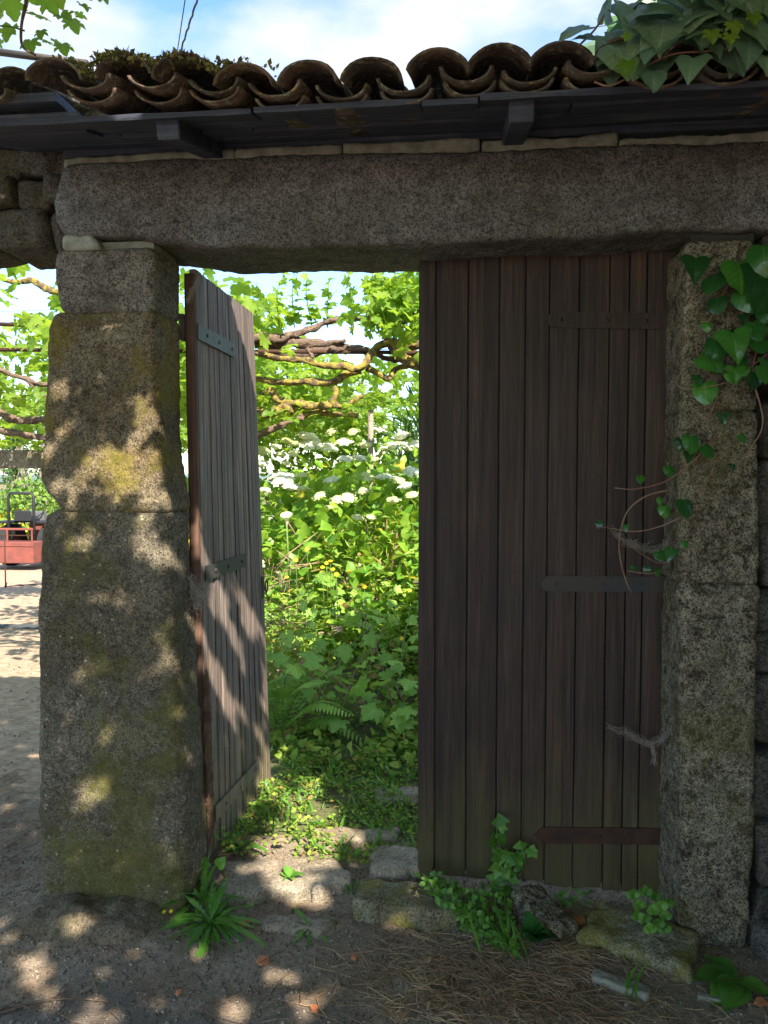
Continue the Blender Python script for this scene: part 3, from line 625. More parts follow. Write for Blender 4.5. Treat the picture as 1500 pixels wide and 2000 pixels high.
def face_pt(px, py): p = on_y(px, py, 2.858); return p
strap(g2, face_pt(1306, 1141)+[0, -.002, 0], face_pt(1052, 1140)+[0, -.002, 0], 0.0285, 0.006, M['iron_black'])
strap(g2, face_pt(1302, 1634)+[0, -.002, 0], face_pt(1043, 1631)+[0, -.002, 0], 0.031, 0.006, M['iron_rust'])
strap(g2, face_pt(1312, 628)+[0, -.002, 0], face_pt(1062, 624)+[0, -.002, 0], 0.0285, 0.004, M['wood_right'])
# left leaf, swung inwards
g1 = thing('gate_leaf', 'left leaf of grey weathered planks standing open into the garden', 'gate', (-1.04, 2.89, 0.0))
XL = -1.033; LEAN = lambda y: 0.009+0.024*(y-2.9)/0.83; ys = np.linspace(2.905, 3.73, 13); ys = ys + np.concatenate([[0], rng.uniform(-.012, .012, 11), [0]])
for i in range(12):
    w_ = ys[i+1]-ys[i]; me = plank_mesh(w_-0.004, ZL1-0.03-ZL0, 0.030, M['wood_left'], 30+i, 0.025)
    zc = 0.5*(ZL0+ZL1)-0.01+0.0
    ob('plank', me, g1, Matrix.Translation((XL-0.017+random.uniform(-.0025, .0025)+LEAN(ys[i])*1.165, 0.5*(ys[i]+ys[i+1]), zc)) @ Matrix.Rotation(-LEAN(0.5*(ys[i]+ys[i+1])), 4, 'Y') @ Matrix.Rotation(math.pi/2, 4, 'Z') @ Matrix.Rotation(random.uniform(-.0015, .0015), 4, 'Y'))
V, Fc = cubegrid(3, 3, 40); P = rounded(V, np.array([0.020, 0.012, 1.145]), 0.004); P = displace(P, Fc, 0.002, 8, 3, 4); P[:, 0] += (1.15-P[:, 2])*.009; ob('hinge_stile', mesh_np('hinge_stile', P+np.array([XL-0.019, 2.887, 1.19]), Fc, M['wood_edge']), g1, label='reddish brown hinge edge of the open leaf')
for z in (0.30, 1.22, 2.14):
    V, Fc = box((XL-0.068+(2.36-z)*.02, 3.31, z), (0.010, 0.40, 0.05), bev=0.003); ob('ledge', MB().add(V, Fc).mesh('ledge', M['wood_left']), g1)
def lf(px, py): return on_x(px, py, XL+0.002)
def lstrap(a, b, hw, mat):
    P0 = lf(*a); P1 = lf(*b); zc = 0.5*(P0[2]+P1[2]); P0[1] = max(P0[1], 2.90); P0[2] = P1[2] = zc; P0[0] += (2.36-zc)*LEAN(P0[1]); P1[0] += (2.36-zc)*LEAN(P1[1]); strap(g1, P0, P1, hw, 0.005, mat)
lstrap((378, 655), (458, 677), 0.030, M['iron_grey']); lstrap((395, 1117), (468, 1095), 0.030, M['iron_black']); lstrap((408, 1578), (484, 1500), 0.032, M['wood_left'])
hp = lf(520, 1135); a = np.linspace(0, 2*np.pi, 14)
ob('latch_ring', tube_mesh('latch_ring', np.stack([hp[0]+0.048+0*a, 3.735+0.022*np.cos(a), hp[2]+0.03*np.sin(a)], 1), 0.004, M['iron_black'], 6), g1)
V, Fc = box((XL+0.040, 3.70, hp[2]), (0.004, 0.022, 0.055), bev=0.002); ob('latch_plate', MB().add(V, Fc).mesh('latch_plate', M['iron_black']), g1)

# ------------------------------------------------------------------ leaf templates (tip along +Y, upper side +Z, unit length)
def polar(half, cen=(0, 0.28), ring=True, fold=0.12, droop=0.22, seed=0, tooth=0.0):
    half = np.array(half, float)
    if tooth:
        h2 = [half[0]]
        for i in range(1, len(half)):
            a, b = half[i-1], half[i]; mdl = (a+b)/2; d = mdl-np.array(cen); mdl = mdl + d/np.linalg.norm(d)*tooth*(1 if i % 2 else -0.4); h2 += [mdl, b]
        half = np.array(h2)
    out = np.vstack([half, (half[1:-1][::-1])*[-1, 1]]); n = len(out); cen = np.array(cen)
    rings = [out]
    if ring: rings.append(cen+(out-cen)*0.55)
    V2 = np.vstack(rings+[cen[None]])
    r2 = ((V2-cen)**2).sum(1); z = fold*np.abs(V2[:, 0]) - droop*r2 + 0.05*np.sin(V2[:, 0]*9+seed)*np.cos(V2[:, 1]*7+seed*2)*np.sqrt(r2)*2
    V = np.column_stack([V2, z]); V[:, 2] -= z[0]; Fc = []
    c = len(V)-1
    for i in range(n):
        j = (i+1) % n
        if ring: Fc += [(j, i, n+i), (j, n+i, n+j), (n+j, n+i, c)]
        else: Fc.append((j, i, c))
    return V, np.array(Fc)
GR = [(0, 0), (.10, -.20), (.34, -.27), (.50, -.13), (.66, -.04), (.52, .12), (.43, .20), (.66, .36), (.70, .56), (.52, .56), (.34, .54), (.30, .74), (.17, .90), (0, 1.02)]
IV = [(0, 0), (.12, -.16), (.38, -.20), (.60, -.04), (.50, .16), (.44, .30), (.34, .52), (.18, .80), (0, 1.05)]
HT = [(0, 0), (.16, -.13), (.38, -.10), (.50, .12), (.48, .36), (.34, .62), (.15, .88), (0, 1.0)]
def oval(wd, n=6, pw=0.85, droop=0.25, fold=0.18, seed=0, lob=None):
    V = []; t = np.linspace(0, 1, n+1)
    for a in t:
        hw = wd*math.sin(math.pi*min(1, a**pw))+0.004
        if lob: hw *= lob(a)
        for s in (-1, 0, 1): V.append([s*hw, a, fold*abs(s)*hw-droop*a*a+0.02*math.sin(a*11+seed)*s])
    Fc = []
    for i in range(n):
        for j in (0, 1): q = i*3+j; Fc += [(q, q+1, q+4), (q, q+4, q+3)]
    return np.array(V), np.array(Fc)
T_vine_hi = [polar(GR, droop=d, fold=f, seed=s, tooth=0.045) for d, f, s in ((.3, .15, 0), (.15, .3, 2), (.45, .1, 4))]
T_vine = [polar(GR, ring=False, droop=d, fold=f, seed=s) for d, f, s in ((.3, .15, 0), (.15, .35, 2), (.5, .1, 4))]
T_ivy = [polar(IV, droop=d, fold=f, seed=s) for d, f, s in ((.25, .15, 0), (.4, .2, 2), (.15, .1, 3))]
RD = [(0, 0), (.10, -.12), (.30, -.16), (.46, -.02), (.53, .20), (.50, .44), (.38, .68), (.20, .84), (0, .95)]
T_round = [polar(RD, droop=d, fold=f, seed=s) for d, f, s in ((.45, .05, 0), (.7, .12, 2), (.3, .1, 5))]
T_heart = [polar(HT, droop=d, fold=f, seed=s) for d, f, s in ((.3, .15, 0), (.5, .2, 2))]
T_oval = [oval(.33, 6, .85, d, f, s) for d, f, s in ((.2, .3, 0), (.4, .2, 1), (.05, .35, 2))]
T_low = [oval(.30, 3, .85, d, .25, s) for d, s in ((.2, 0), (.4, 1))]
T_lance = [oval(.07, 4, .8, d, .2, s) for d, s in ((.2, 0), (.5, 1))]
T_small = [oval(.34, 2, .8, .2, .3, 0)]

def scatter(parent, T, P, D, N, s, mat, nparts=300, name='leaf', stuff='leaves', vis=None, label=None):
    """P positions, D tip directions, N upper-side normals; the most visible become parts, the rest one stuff mesh"""
    P = np.asarray(P, float); R = frames(np.asarray(D, float), np.asarray(N, float)); s = np.asarray(s, float); n = len(P)
    if n == 0: return
    ti = rng.integers(0, len(T), n); order = np.arange(n)
    if nparts > 0:
        x, y, z = proj(P); ok = (z > 0.3) & (x > -20) & (x < 1520) & (y > -20) & (y < 2020)
        if vis is not None: ok &= vis(x, y)
        sc = np.where(ok, s/np.maximum(z, .3), -1); order = np.argsort(-sc); k_ = min(nparts, int(ok.sum()))
        meshes = [mesh_np(name, V, Fc, mat) for V, Fc in T]
        for i in order[:k_]: ob(name, meshes[ti[i]], parent, mat4(R[i], P[i], float(s[i])))
        order = order[k_:]
    if len(order):
        Vs = []; Fs = []; rs = []; n0 = 0
        for t_ in range(len(T)):
            idx = order[ti[order] == t_]
            if len(idx) == 0: continue
            V, Fc = T[t_]; W = np.einsum('kij,vj->kvi', R[idx], V)*s[idx][:, None, None] + P[idx][:, None, :]
            Vs.append(W.reshape(-1, 3)); Fs.append((Fc[None]+(np.arange(len(idx))*len(V))[:, None, None]+n0).reshape(-1, 3)); rs.append(np.repeat(rng.random(len(idx)), len(V))); n0 += len(idx)*len(V)
        o = ob(stuff, mesh_np(stuff, np.vstack(Vs), np.vstack(Fs), mat, rnd=np.concatenate(rs)), parent, kind='stuff')
        return o
def rdir(n, up=0.0, spread_=1.0):
    d = rng.normal(size=(n, 3))*spread_; d[:, 2] += up; return d/np.linalg.norm(d, axis=1, keepdims=True)
def gate_vis(x, y): return (((x > 495) & (x < 825) & (y > 530) & (y < 1700)) | ((x < 112) & (y > 430) & (y < 1160)))

# ------------------------------------------------------------------ garden pergola: rusty bar, wires, vine wood, leaves
pg = thing('pergola', 'vine pergola of posts, rusty rail and wires behind the gate', 'pergola', (-1, 6, 0))
D1 = 5.3
def P1(px, py, D=D1): return at_d(px, py, D)
a, b_ = P1(440, 686), P1(1000, 690); ob('rail', tube_mesh('rail', [a-(b_-a)*1.2, b_], 0.014, M['iron_rust']), pg)
a, b_ = P1(0, 633, 6.0), P1(110, 637, 6.0); ob('rail', tube_mesh('rail', [a, b_], 0.016, M['iron_rust']), pg)
for (x0, y0, x1, y1, D) in ((0, 487, 110, 490, 5.5), (420, 700, 900, 676, 6.5), (420, 760, 900, 742, 8), (500, 790, 820, 785, 8), (0, 610, 110, 605, 7)):
    ob('wire', tube_mesh('wire', [at_d(x0-60, y0, D), at_d(x1, y1, D)], 0.003, M['wire'], 5), pg)
for X, Y, h in ((-0.98, 8.0, 2.25), (0.9, 5.2, 2.5), (-3.2, 6.0, 2.3), (1.0, 9.5, 2.3), (-5.2, 9.8, 1.5)):
    ob('post', tube_mesh('post', [(X, Y, float(gz(X, Y)[0])-0.1), (X, Y, h)], 0.03, M['bark_tree'], 7, 0.15), pg)
a, b_ = at_d(-60, 896, 11.0), at_d(140, 896, 11.0)
mbm = MB(); V, Fc = box((0, 0, 0), (1.6, 0.14, 0.13), bev=0.015); cc = at_d(10, 897, 11.0)
gb = ob('stone_beam', MB().add(V, Fc).mesh('stone_beam', M['granite_top']), None, Matrix.Translation(cc), label='grey squared beam across the far end of the driveway', cat='beam')
vine_rows = {}
def vine(label, branches, loc, D, leafsets, group=None):
    v = thing('grapevine', label, 'vine', loc)
    for j, (pts, r, mt, dd) in enumerate(branches):
        Pw = [at_d(px, py, D+dz_) for (px, py), dz_ in zip(pts, np.interp(np.linspace(0, 1, len(pts)), [0, .5, 1], dd))]
        Pw = smooth_path(Pw, 7); Pw = Pw + 0.012*np.stack([fbm(Pw+j, 6, 2, j), fbm(Pw+j+5, 6, 2, j), fbm(Pw+j+9, 6, 2, j)], 1)*min(1, D/4)
        r = np.array(r)*.82; Vb, Fb = tube(Pw, r, 14, 0.45, j); Vb = Vb+np.mean(r)*.45*np.stack([fbm(Vb, 22, 3, 5), fbm(Vb, 22, 3, 6), fbm(Vb, 22, 3, 7)], 1)
        ob('branch', MB().add(Vb, Fb).mesh('branch', M[mt], True), v)
    return v
BR1 = [([(470, 672), (505, 660), (550, 663), (563, 657), (597, 647), (627, 633), (670, 622), (727, 622), (777, 633), (817, 612), (900, 590)], [0.035, .03, .026, .022, .02], 'bark_vine', (0, 0.1, 0)),
       ([(495, 688), (507, 692), (550, 700), (590, 702), (633, 713), (670, 717), (703, 720), (723, 697), (733, 680), (763, 667)], [.022, .024, .03, .036], 'bark_lichen', (0, -.1, 0)),
       ([(480, 738), (507, 742), (550, 748), (603, 747), (650, 745), (677, 730), (703, 720)], [.022, .026, .03, .034], 'bark_lichen', (.2, 0, 0)),
       ([(718, 716), (757, 738), (770, 723), (793, 713), (817, 710), (880, 700)], [.026, .022, .02], 'bark_lichen', (0, .1, .2)),
       ([(758, 664), (773, 687), (797, 707), (835, 716)], [.028, .045, .05], 'bark_lichen', (0, 0, 0)),
       ([(500, 664), (550, 668), (603, 673), (640, 673), (673, 663)], [.06, .05, .035, .02], 'bark_vine', (.1, 0.1, 0)),
       ([(520, 668), (545, 690), (590, 692), (650, 680), (720, 686)], [.03, .045, .03], 'bark_vine', (0.15, 0.1, 0)),
       ([(600, 680), (612, 700)], [.02, .015], 'bark_vine', (0, 0, 0)), ([(763, 667), (800, 676), (840, 672)], [.03, .035], 'bark_lichen', (0, 0, 0)),
       ([(735, 690), (760, 702), (800, 700), (840, 690)], [.02, .028, .03], 'bark_vine', (0.1, .1, .1))]
v1 = vine('gnarled old grapevine on the rusty rail just beyond the gateway, yellow lichen on its limbs', BR1, (0.9, 5.3, 0.2), D1, None)
BR2 = [([(495, 782), (507, 773), (530, 763), (547, 783), (583, 790), (617, 793), (643, 790), (655, 770), (652, 755)], [.03, .045, .05, .04], 'bark_lichen', (0, 0, 0)),
       ([(650, 790), (672, 794), (700, 777), (720, 772)], [.04, .03, .02], 'bark_lichen', (0, 0, 0)),
       ([(500, 802), (530, 806), (555, 797), (583, 810), (617, 807), (700, 812)], [.06, .055, .05, .03], 'bark_lichen', (0, 0, .2)),
       ([(500, 850), (540, 835), (570, 822), (592, 818)], [.05, .03, .03], 'bark_vine', (0, 0, 0))]
v2 = vine('second grapevine farther back under the pergola above the white hydrangeas', BR2, (-0.98, 8.0, 0.2), 7.6, None)
BR3 = [([(-20, 490), (40, 497), (80, 505), (112, 520)], [.018, .02, .022], 'bark_vine', (0, 0, 0)), ([(-10, 540), (30, 552), (60, 548), (85, 560), (112, 572)], [.02, .025, .04], 'bark_lichen', (0, 0, 0)),
       ([(-20, 716), (40, 735), (75, 752), (110, 750)], [.02, .025, .02], 'bark_vine', (0, 0, 0)), ([(-10, 800), (20, 815), (60, 822), (90, 820)], [.03, .035, .03], 'bark_vine', (0, 0, 0)),
       ([(-10, 838), (30, 846), (90, 856)], [.03, .035, .03], 'bark_vine', (0, 0, 0)), ([(50, 740), (80, 768), (100, 775)], [.012, .012], 'bark_vine', (0, 0, 0))]
v3 = vine('leafy grapevine overhanging the driveway left of the gate', BR3, (-3.2, 6.0, 0.0), 6.0, None)
def vine_leaves(parent, n, xr, yr, zr, size, mat='leaf_vine', seed=1, dens=0.0, hi=True, keep=None, nparts=300):
    P = np.stack([rng.uniform(*xr, n*3), rng.uniform(*yr, n*3), rng.uniform(*zr, n*3)], 1)
    P = P[fbm(P, 1.5, 2, seed) > dens]
    if keep is not None: P = P[keep(P)]
    P = P[:n]; m = len(P); D = rng.normal(size=(m, 3)); D[:, 2] = D[:, 2]*0.35-0.45; N = rdir(m, 1.5, 0.75)
    scatter(parent, T_vine_hi if hi else T_vine, P, D, N, rng.uniform(size[0], size[1], m), M[mat], nparts, vis=gate_vis)
def sun_pass(P):       # thin growth where the sun falls through onto the hydrangeas
    t = (P[:, 2]-1.1)/(-SUN_DIR[2]); H = P+SUN_DIR*t[:, None]; inb = (H[:, 0] > -2.6) & (H[:, 0] < 1.2) & (H[:, 1] > 4.2) & (H[:, 1] < 9.0)
    return ~inb | (rng.random(len(P)) < .22)
def sky_gap(P):        # the bright hole of sky between the shoots
    x, y, z = proj(P); return ~((((x-635)/70)**2+((y-575)/45)**2 < 1) | ((np.abs(x-75) < 35) & (np.abs(y-575) < 38)))
vine_leaves(v1, 1100, (-1.6, 1.6), (4.7, 6.4), (2.32, 2.75), (.055, .11), seed=2, dens=0.02, keep=lambda P: sky_gap(P) & sun_pass(P))
vine_leaves(v1, 420, (-0.55, 1.3), (4.9, 6.4), (2.5, 3.3), (.055, .10), seed=4, keep=lambda P: sky_gap(P) & sun_pass(P), nparts=0)
vine_leaves(v2, 3800, (-3.2, 2.5), (6.4, 12), (2.1, 2.75), (.06, .12), seed=5, dens=0.0, keep=lambda P: sky_gap(P) & sun_pass(P))
vine_leaves(v3, 2600, (-4.8, -1.5), (4.4, 9.5), (2.15, 2.95), (.06, .12), seed=7, dens=-0.05, keep=sky_gap)
v4 = thing('grapevine', 'far row of vine leaves low above the squared beam', 'vine', (-4.0, 10.0, 0))
vine_leaves(v4, 3400, (-6.5, -1.7), (9.0, 13.5), (1.95, 2.7), (.07, .13), seed=9, dens=-0.1, hi=False, keep=sky_gap)
ob('branch', tube_mesh('branch', [(-4.0, 10.0, -.4), (-4.05, 10.0, 1.2), (-3.9, 10.2, 2.0)], 0.035, M['bark_vine'], 7, 0.3), v4)
m = 330; px_ = np.concatenate([rng.uniform(715, 835, 230), rng.uniform(440, 545, 100)]); py_ = np.concatenate([rng.uniform(535, 650, 230), rng.uniform(560, 660, 100)])
P = np.array([at_d(a, b_, rng.uniform(5.0, 6.2)) for a, b_ in zip(px_, py_)]); D = rng.normal(size=(m, 3)); D[:, 2] = D[:, 2]*.35-.4
scatter(v1, T_vine_hi, P, D, rdir(m, 1.0, .8), rng.uniform(.05, .11, m), M['leaf_vine'], 120)
# shoots reaching up
for (px, py, D, L) in ((575, 640, 5.6, .55), (610, 640, 5.5, .45), (640, 640, 5.5, .5), (545, 640, 5.3, .5), (690, 640, 5.4, .6), (735, 640, 5.2, .7), (790, 640, 5.2, .75), (765, 650, 5.4, .65)):
    base = at_d(px, py, D); tip = base+np.array([rng.uniform(-.1, .1), rng.uniform(-.1, .1), L*0.75]); Pw = smooth_path([base, (base+tip)/2+rng.normal(size=3)*.03, tip], 6)
    ob('shoot', tube_mesh('shoot', Pw, [.005, .002], M['stem_green'], 5), v1)
    m = 11; t = np.linspace(0.1, 1, m); Pl = base+(tip-base)*t[:, None]; D_ = rng.normal(size=(m, 3)); D_[:, 2] *= .4
    R_ = frames(D_, rdir(m, 1.0, .9)); ms = [mesh_np('leaf', V, Fc, M['leaf_vine']) for V, Fc in T_vine_hi]
    for i in range(m): ob('leaf', random.choice(ms), v1, mat4(R_[i], Pl[i], float(.09-.045*t[i]+rng.uniform(0, .015))))

# ------------------------------------------------------------------ hydrangeas
def bush_h(cx_, cy_, rx, ry, h):
    def f(X, Y): q = 1-((X-cx_)/rx)**2-((Y-cy_)/ry)**2; return np.where(q > 0, h*np.sqrt(np.maximum(q, 0))**0.8, -1) + 0.12*fbm(np.stack([X, Y, 0*X], 1), 2.5, 3, 12)
    return f
def hydrangea(label, cx_, cy_, rx, ry, h, nl, heads, grp='white lacecap hydrangeas', extra=12):
    o = thing('hydrangea', label, 'shrub', (cx_, cy_, float(gz(cx_, cy_)[0])), grp); f = bush_h(cx_, cy_, rx, ry, h); zb_ = 0.2
    m = nl*2; a = rng.uniform(0, 2*np.pi, m); ph = np.arccos(rng.uniform(-0.05, 1, m)); sh = rng.uniform(.8, 1.02, m); sh[: m//4] = rng.uniform(.5, .8, m//4)
    U = np.stack([np.cos(a)*np.sin(ph), np.sin(a)*np.sin(ph), np.cos(ph)], 1)
    bmp = 1+0.16*fbm(U*2.2+cx_, 1.6, 3, 3)
    P = np.array([cx_, cy_, zb_])+U*np.array([rx, ry, h])*(sh*bmp)[:, None]; keep = (U[:, 1] < 0.35); P = P[keep][:nl]; U = U[keep][:nl]; m = len(P)
    D = U*0.8+rng.normal(size=(m, 3))*.65; D[:, 2] += .05; N = U*0.5+rdir(m, 1.0, .45)
    scatter(o, T_oval, P, D, N, rng.uniform(.085, .155, m), M['leaf_hyd'], 300, vis=gate_vis)
    for q in range(14):
        tp = np.array([cx_, cy_, 0.1])+np.array([rng.uniform(-rx, rx)*.6, rng.uniform(-ry, ry)*.6, h*rng.uniform(.6, .85)]); ob('stem', tube_mesh('stem', smooth_path([(cx_+rng.uniform(-.2, .2), cy_+rng.uniform(-.2, .2), 0.1), (tp+[cx_, cy_, 0])/2*[1, 1, 1], tp], 3), [.012, .006], M['stem_red'], 5), o)
    HP = []
    c0 = np.array([cx_, cy_, zb_]); rad = np.array([rx, ry, h])
    for (px, py, sz, kd) in heads:
        d = ray(px, py); oo = (CAM-c0)/rad; dd = d/rad; A = dd@dd; B = oo@dd; C = oo@oo-1.02; disc = B*B-A*C
        t = (-B-math.sqrt(disc))/A if disc > 0 else -B/A
        HP.append((CAM+d*t, sz, kd))
    for q in range(extra):
        a_ = rng.uniform(0, 2*np.pi); ph_ = np.arccos(rng.uniform(.35, 1)); u_ = np.array([np.cos(a_)*np.sin(ph_), np.sin(a_)*np.sin(ph_), np.cos(ph_)]); HP.append((c0+u_*rad*1.03, rng.uniform(.05, .075), 0))
    for p, sz, kd in HP: flower_head(o, p, sz, kd)
    return o
def head_mesh(seed, white):
    r_ = np.random.default_rng(seed); Vs = []; Fs = []; n0 = 0; rs = []
    pet, pf = oval(.42, 2, .8, .15, .1, 0)
    for i in range(46):
        rr = math.sqrt(r_.random()); a = r_.random()*2*np.pi; edge = rr > .62
        c_ = np.array([rr*math.cos(a), rr*math.sin(a), .46*(1-rr*rr)+r_.uniform(-.03, .03)]); s_ = (.26 if edge and white else .11)*r_.uniform(.8, 1.15)
        nrm = np.array([[rr*math.cos(a)*.6+r_.normal()*.15, rr*math.sin(a)*.6+r_.normal()*.15, 1.0]]); a0 = r_.random()*6
        for q in range(4 if edge or not white else 3):
            an = a0+q*np.pi/2; D_ = np.array([[math.cos(an), math.sin(an), 0.0]]); D_ = D_-nrm*(D_@nrm.T)/(nrm@nrm.T); R_ = frames(D_, nrm)[0]
            Vs.append(pet@R_.T*s_+c_); Fs.append(pf+n0); n0 += len(pet); rs.append(np.full(len(pet), r_.random()))
    Vd, Fd = cubegrid(5, 5, 2); Vd = Vd/np.linalg.norm(Vd, axis=1, keepdims=True)*[.72, .72, .36]+[0, 0, .03]; Fd = np.vstack([Fd[:, [0, 1, 2]], Fd[:, [0, 2, 3]]])
    Vs.append(Vd); Fs.append(Fd+n0); rs.append(np.full(len(Vd), .2))
    return mesh_np('flower_head', np.vstack(Vs), np.vstack(Fs), M['petal' if white else 'petal_core'], rnd=np.concatenate(rs), smooth=False)
HM = [head_mesh(i, True) for i in range(4)]; HG = [head_mesh(i+20, False) for i in range(3)]
def flower_head(parent, p, sz, kd):
    R_ = Matrix.Rotation(random.uniform(-.3, .3)+.25, 4, 'X') @ Matrix.Rotation(random.uniform(-.3, .3), 4, 'Y') @ Matrix.Rotation(random.uniform(0, 6), 4, 'Z')
    ob('flower_head', random.choice(HG if kd else HM), parent, Matrix.Translation(Vector(p)+Vector((0, -.02, .03))) @ R_ @ Matrix.Scale(sz*1.35, 4))
H1 = [(555, 942, .09, 0), (648, 945, .05, 0), (590, 935, .045, 1), (675, 904, .055, 0), (706, 903, .06, 0), (733, 905, .04, 1), (752, 941, .07, 0), (722, 942, .045, 1), (780, 946, .05, 1), (793, 957, .055, 0), (803, 928, .055, 0), (512, 913, .06, 0), (560, 912, .04, 1), (575, 893, .04, 1), (712, 966, .055, 1), (625, 976, .05, 1), (592, 962, .05, 1), (680, 980, .055, 1), (768, 985, .05, 1), (805, 975, .05, 1), (660, 984, .05, 1), (715, 935, .04, 1), (540, 880, .04, 1), (700, 1020, .05, 1), (630, 1018, .04, 1), (640, 1000, .04, 1), (550, 895, .05, 1), (725, 1018, .04, 1)]
H2 = [(600, 858, .09, 0), (605, 873, .1, 0), (575, 872, .07, 1), (640, 880, .09, 0), (672, 870, .07, 0), (715, 876, .07, 1), (735, 844, .09, 0), (740, 846, .07, 1), (783, 858, .08, 0), (762, 878, .09, 0), (795, 878, .09, 0), (775, 872, .07, 1), (560, 867, .06, 1), (647, 850, .06, 1), (812, 875, .09, 0), (512, 887, .08, 1), (690, 850, .06, 1)]
hy1 = hydrangea('broad hydrangea bush framed in the gateway, its lower flower heads cream and green', -0.75, 6.55, 1.35, 1.05, 1.42, 2300, H1, extra=4)
hy2 = hydrangea('taller hydrangea bush at the back topped by the highest white flower heads', -1.0, 8.2, 1.7, 1.1, 1.66, 1500, H2, extra=10)
hy3 = hydrangea('hydrangea bush low at the right side of the gateway beside the plank door', 0.10, 5.75, 0.75, 0.65, 0.95, 1100, [], extra=0)
hy4 = hydrangea('hydrangea bush half hidden behind the open left leaf', -2.55, 7.2, 0.9, 0.8, 1.3, 700, [], extra=6)

# ------------------------------------------------------------------ other shrubs behind: willow-leaved bush, hedge, far trees
def leafy_bush(name, label, cat, c, r, n, T, size, mat, up=0.3, nparts=0, group=None, trunk=True, wild=.8, flowers=None):
    o = thing(name, label, cat, (c[0], c[1], float(gz(c[0], c[1])[0])), group)
    U = rdir(n); P = np.array(c)+U*np.array(r)*(rng.uniform(.35, 1.0, n)**.6*(1+.25*fbm(U*2+c[0], 1.5, 3, 4)))[:, None]
    P = P[P[:, 2] > gz(P[:, 0], P[:, 1])+.02]; U = (P-np.array(c))/np.array(r); m = len(P)
    D = U*.6+rng.normal(size=(m, 3))*wild*.5; D[:, 2] += up; N = U+rdir(m, .8, .7)
    scatter(o, T, P, D, N, rng.uniform(size[0], size[1], m), M[mat], nparts, vis=gate_vis)
    if trunk:
        g = float(gz(c[0], c[1])[0])
        for q in range(4): ob('stem', tube_mesh('stem', smooth_path([(c[0]+.05*q, c[1], g-.05), (c[0]+rng.uniform(-.15, .15), c[1], (g+c[2])/2), (c[0]+rng.uniform(-.4, .4)*r[0], c[1]+rng.uniform(-.3, .3)*r[1], c[2]+r[2]*.4)], 4), [.03, .012], M['bark_tree'], 6), o)
    return o
leafy_bush('oleander', 'narrow-leaved dark green shrub above the hydrangeas, right in the gateway', 'shrub', (0.0, 9.6, 1.6), (.95, .7, 1.25), 2600, T_lance, (.16, .30), 'leaf_dark', .7, 300)
leafy_bush('shrub', 'tangled shrub far back between pergola and hydrangeas', 'shrub', (-1.9, 11.5, 1.0), (1.5, .8, 1.35), 2600, T_low, (.10, .18), 'leaf_hedge', nparts=150)
leafy_bush('shrub', 'pale green bush behind the hydrangeas at the gateway centre', 'shrub', (-0.6, 12.5, .9), (1.4, .8, 1.15), 1900, T_low, (.10, .18), 'leaf_hedge', nparts=100)
leafy_bush('shrub', 'bush behind the closed right leaf', 'shrub', (1.4, 8.0, .9), (1.1, 1.0, 1.3), 1500, T_low, (.10, .16), 'leaf_hedge')
hedge = [(-9.6, 23, 0.35), (-11.8, 23.4, .3), (-7.6, 23, .3), (-14, 24, .3)]
hl = ['yellow-flowering hedge bush right behind the tractor', 'hedge bush left of the tractor roll bar', 'hedge bush beside the pillar edge, right of the tractor', 'leftmost bush of the hedge beyond the driveway']
for (x, y, z), lab in zip(hedge, hl):
    o = leafy_bush('hedge_bush', lab, 'shrub', (x, y, z), (1.5, .9, 1.15), 2200, T_low, (.12, .22), 'leaf_hedge', group='hedge beyond the driveway')
    m = 420; U = rdir(m); U[:, 1] = -abs(U[:, 1]); P = np.array([x, y, z-.35])+U*np.array([1.45, .95, .55]); scatter(o, T_small, P, U+rng.normal(size=(m, 3))*.4, rdir(m, .6), rng.uniform(.08, .14, m), M['yellow'], 0, stuff='flowers')
for (px, lean, lab) in ((14, .2, 'bare ivy-clad tree trunk far left beyond the hedge'), (50, -.3, 'ivy-wrapped tree trunk in line with the roll bar'), (66, .4, 'thin forked tree trunk near the pillar beyond the hedge'), (36, -.1, 'slender pale trunk between the two ivy-clad ones')):
    b0 = at_d(px, 960, 30.); b0[2] = -.8; tr = thing('tree', lab, 'tree', b0, 'trees beyond the hedge')
    top = b0+np.array([lean, 0, 4.6]); ob('trunk', tube_mesh('trunk', smooth_path([b0, (b0+top)/2+[.15, 0, 0], top], 5), [.16, .07], M['bark_tree'], 8, .2), tr)
    for q in range(5):
        s_ = b0+(top-b0)*rng.uniform(.3, .9); e_ = s_+np.array([rng.uniform(-1, 1), rng.uniform(-.5, .5), rng.uniform(.5, 1.2)]); ob('branch', tube_mesh('branch', smooth_path([s_, (s_+e_)/2+rng.normal(size=3)*.1, e_], 3), [.04, .015], M['bark_tree'], 5), tr)
    m = 500; t = rng.random(m)**.8; P = b0+(top-b0)*t[:, None]+rng.normal(size=(m, 3))*.2; scatter(tr, T_low, P, rdir(m), rdir(m, .5), rng.uniform(.12, .22, m), M['leaf_dark'], 0)
for i, (x, y, h_) in enumerate(((-2.5, 26, 2.3), (2.5, 24, 2.6), (6, 28, 3), (-5, 34, 2.2), (0.5, 33, 2.0))):
    lab = ['round far bush behind the hydrangeas, left in the gateway', 'far bush behind the narrow-leaved shrub', 'far bush hidden behind the right leaf', 'far bush between driveway and garden', 'most distant bush behind the pergola post'][i]
    leafy_bush('shrub', lab, 'shrub', (x, y, .4), (2.4, 1.2, h_*.7), 1600, T_low, (.2, .36), 'leaf_hedge')

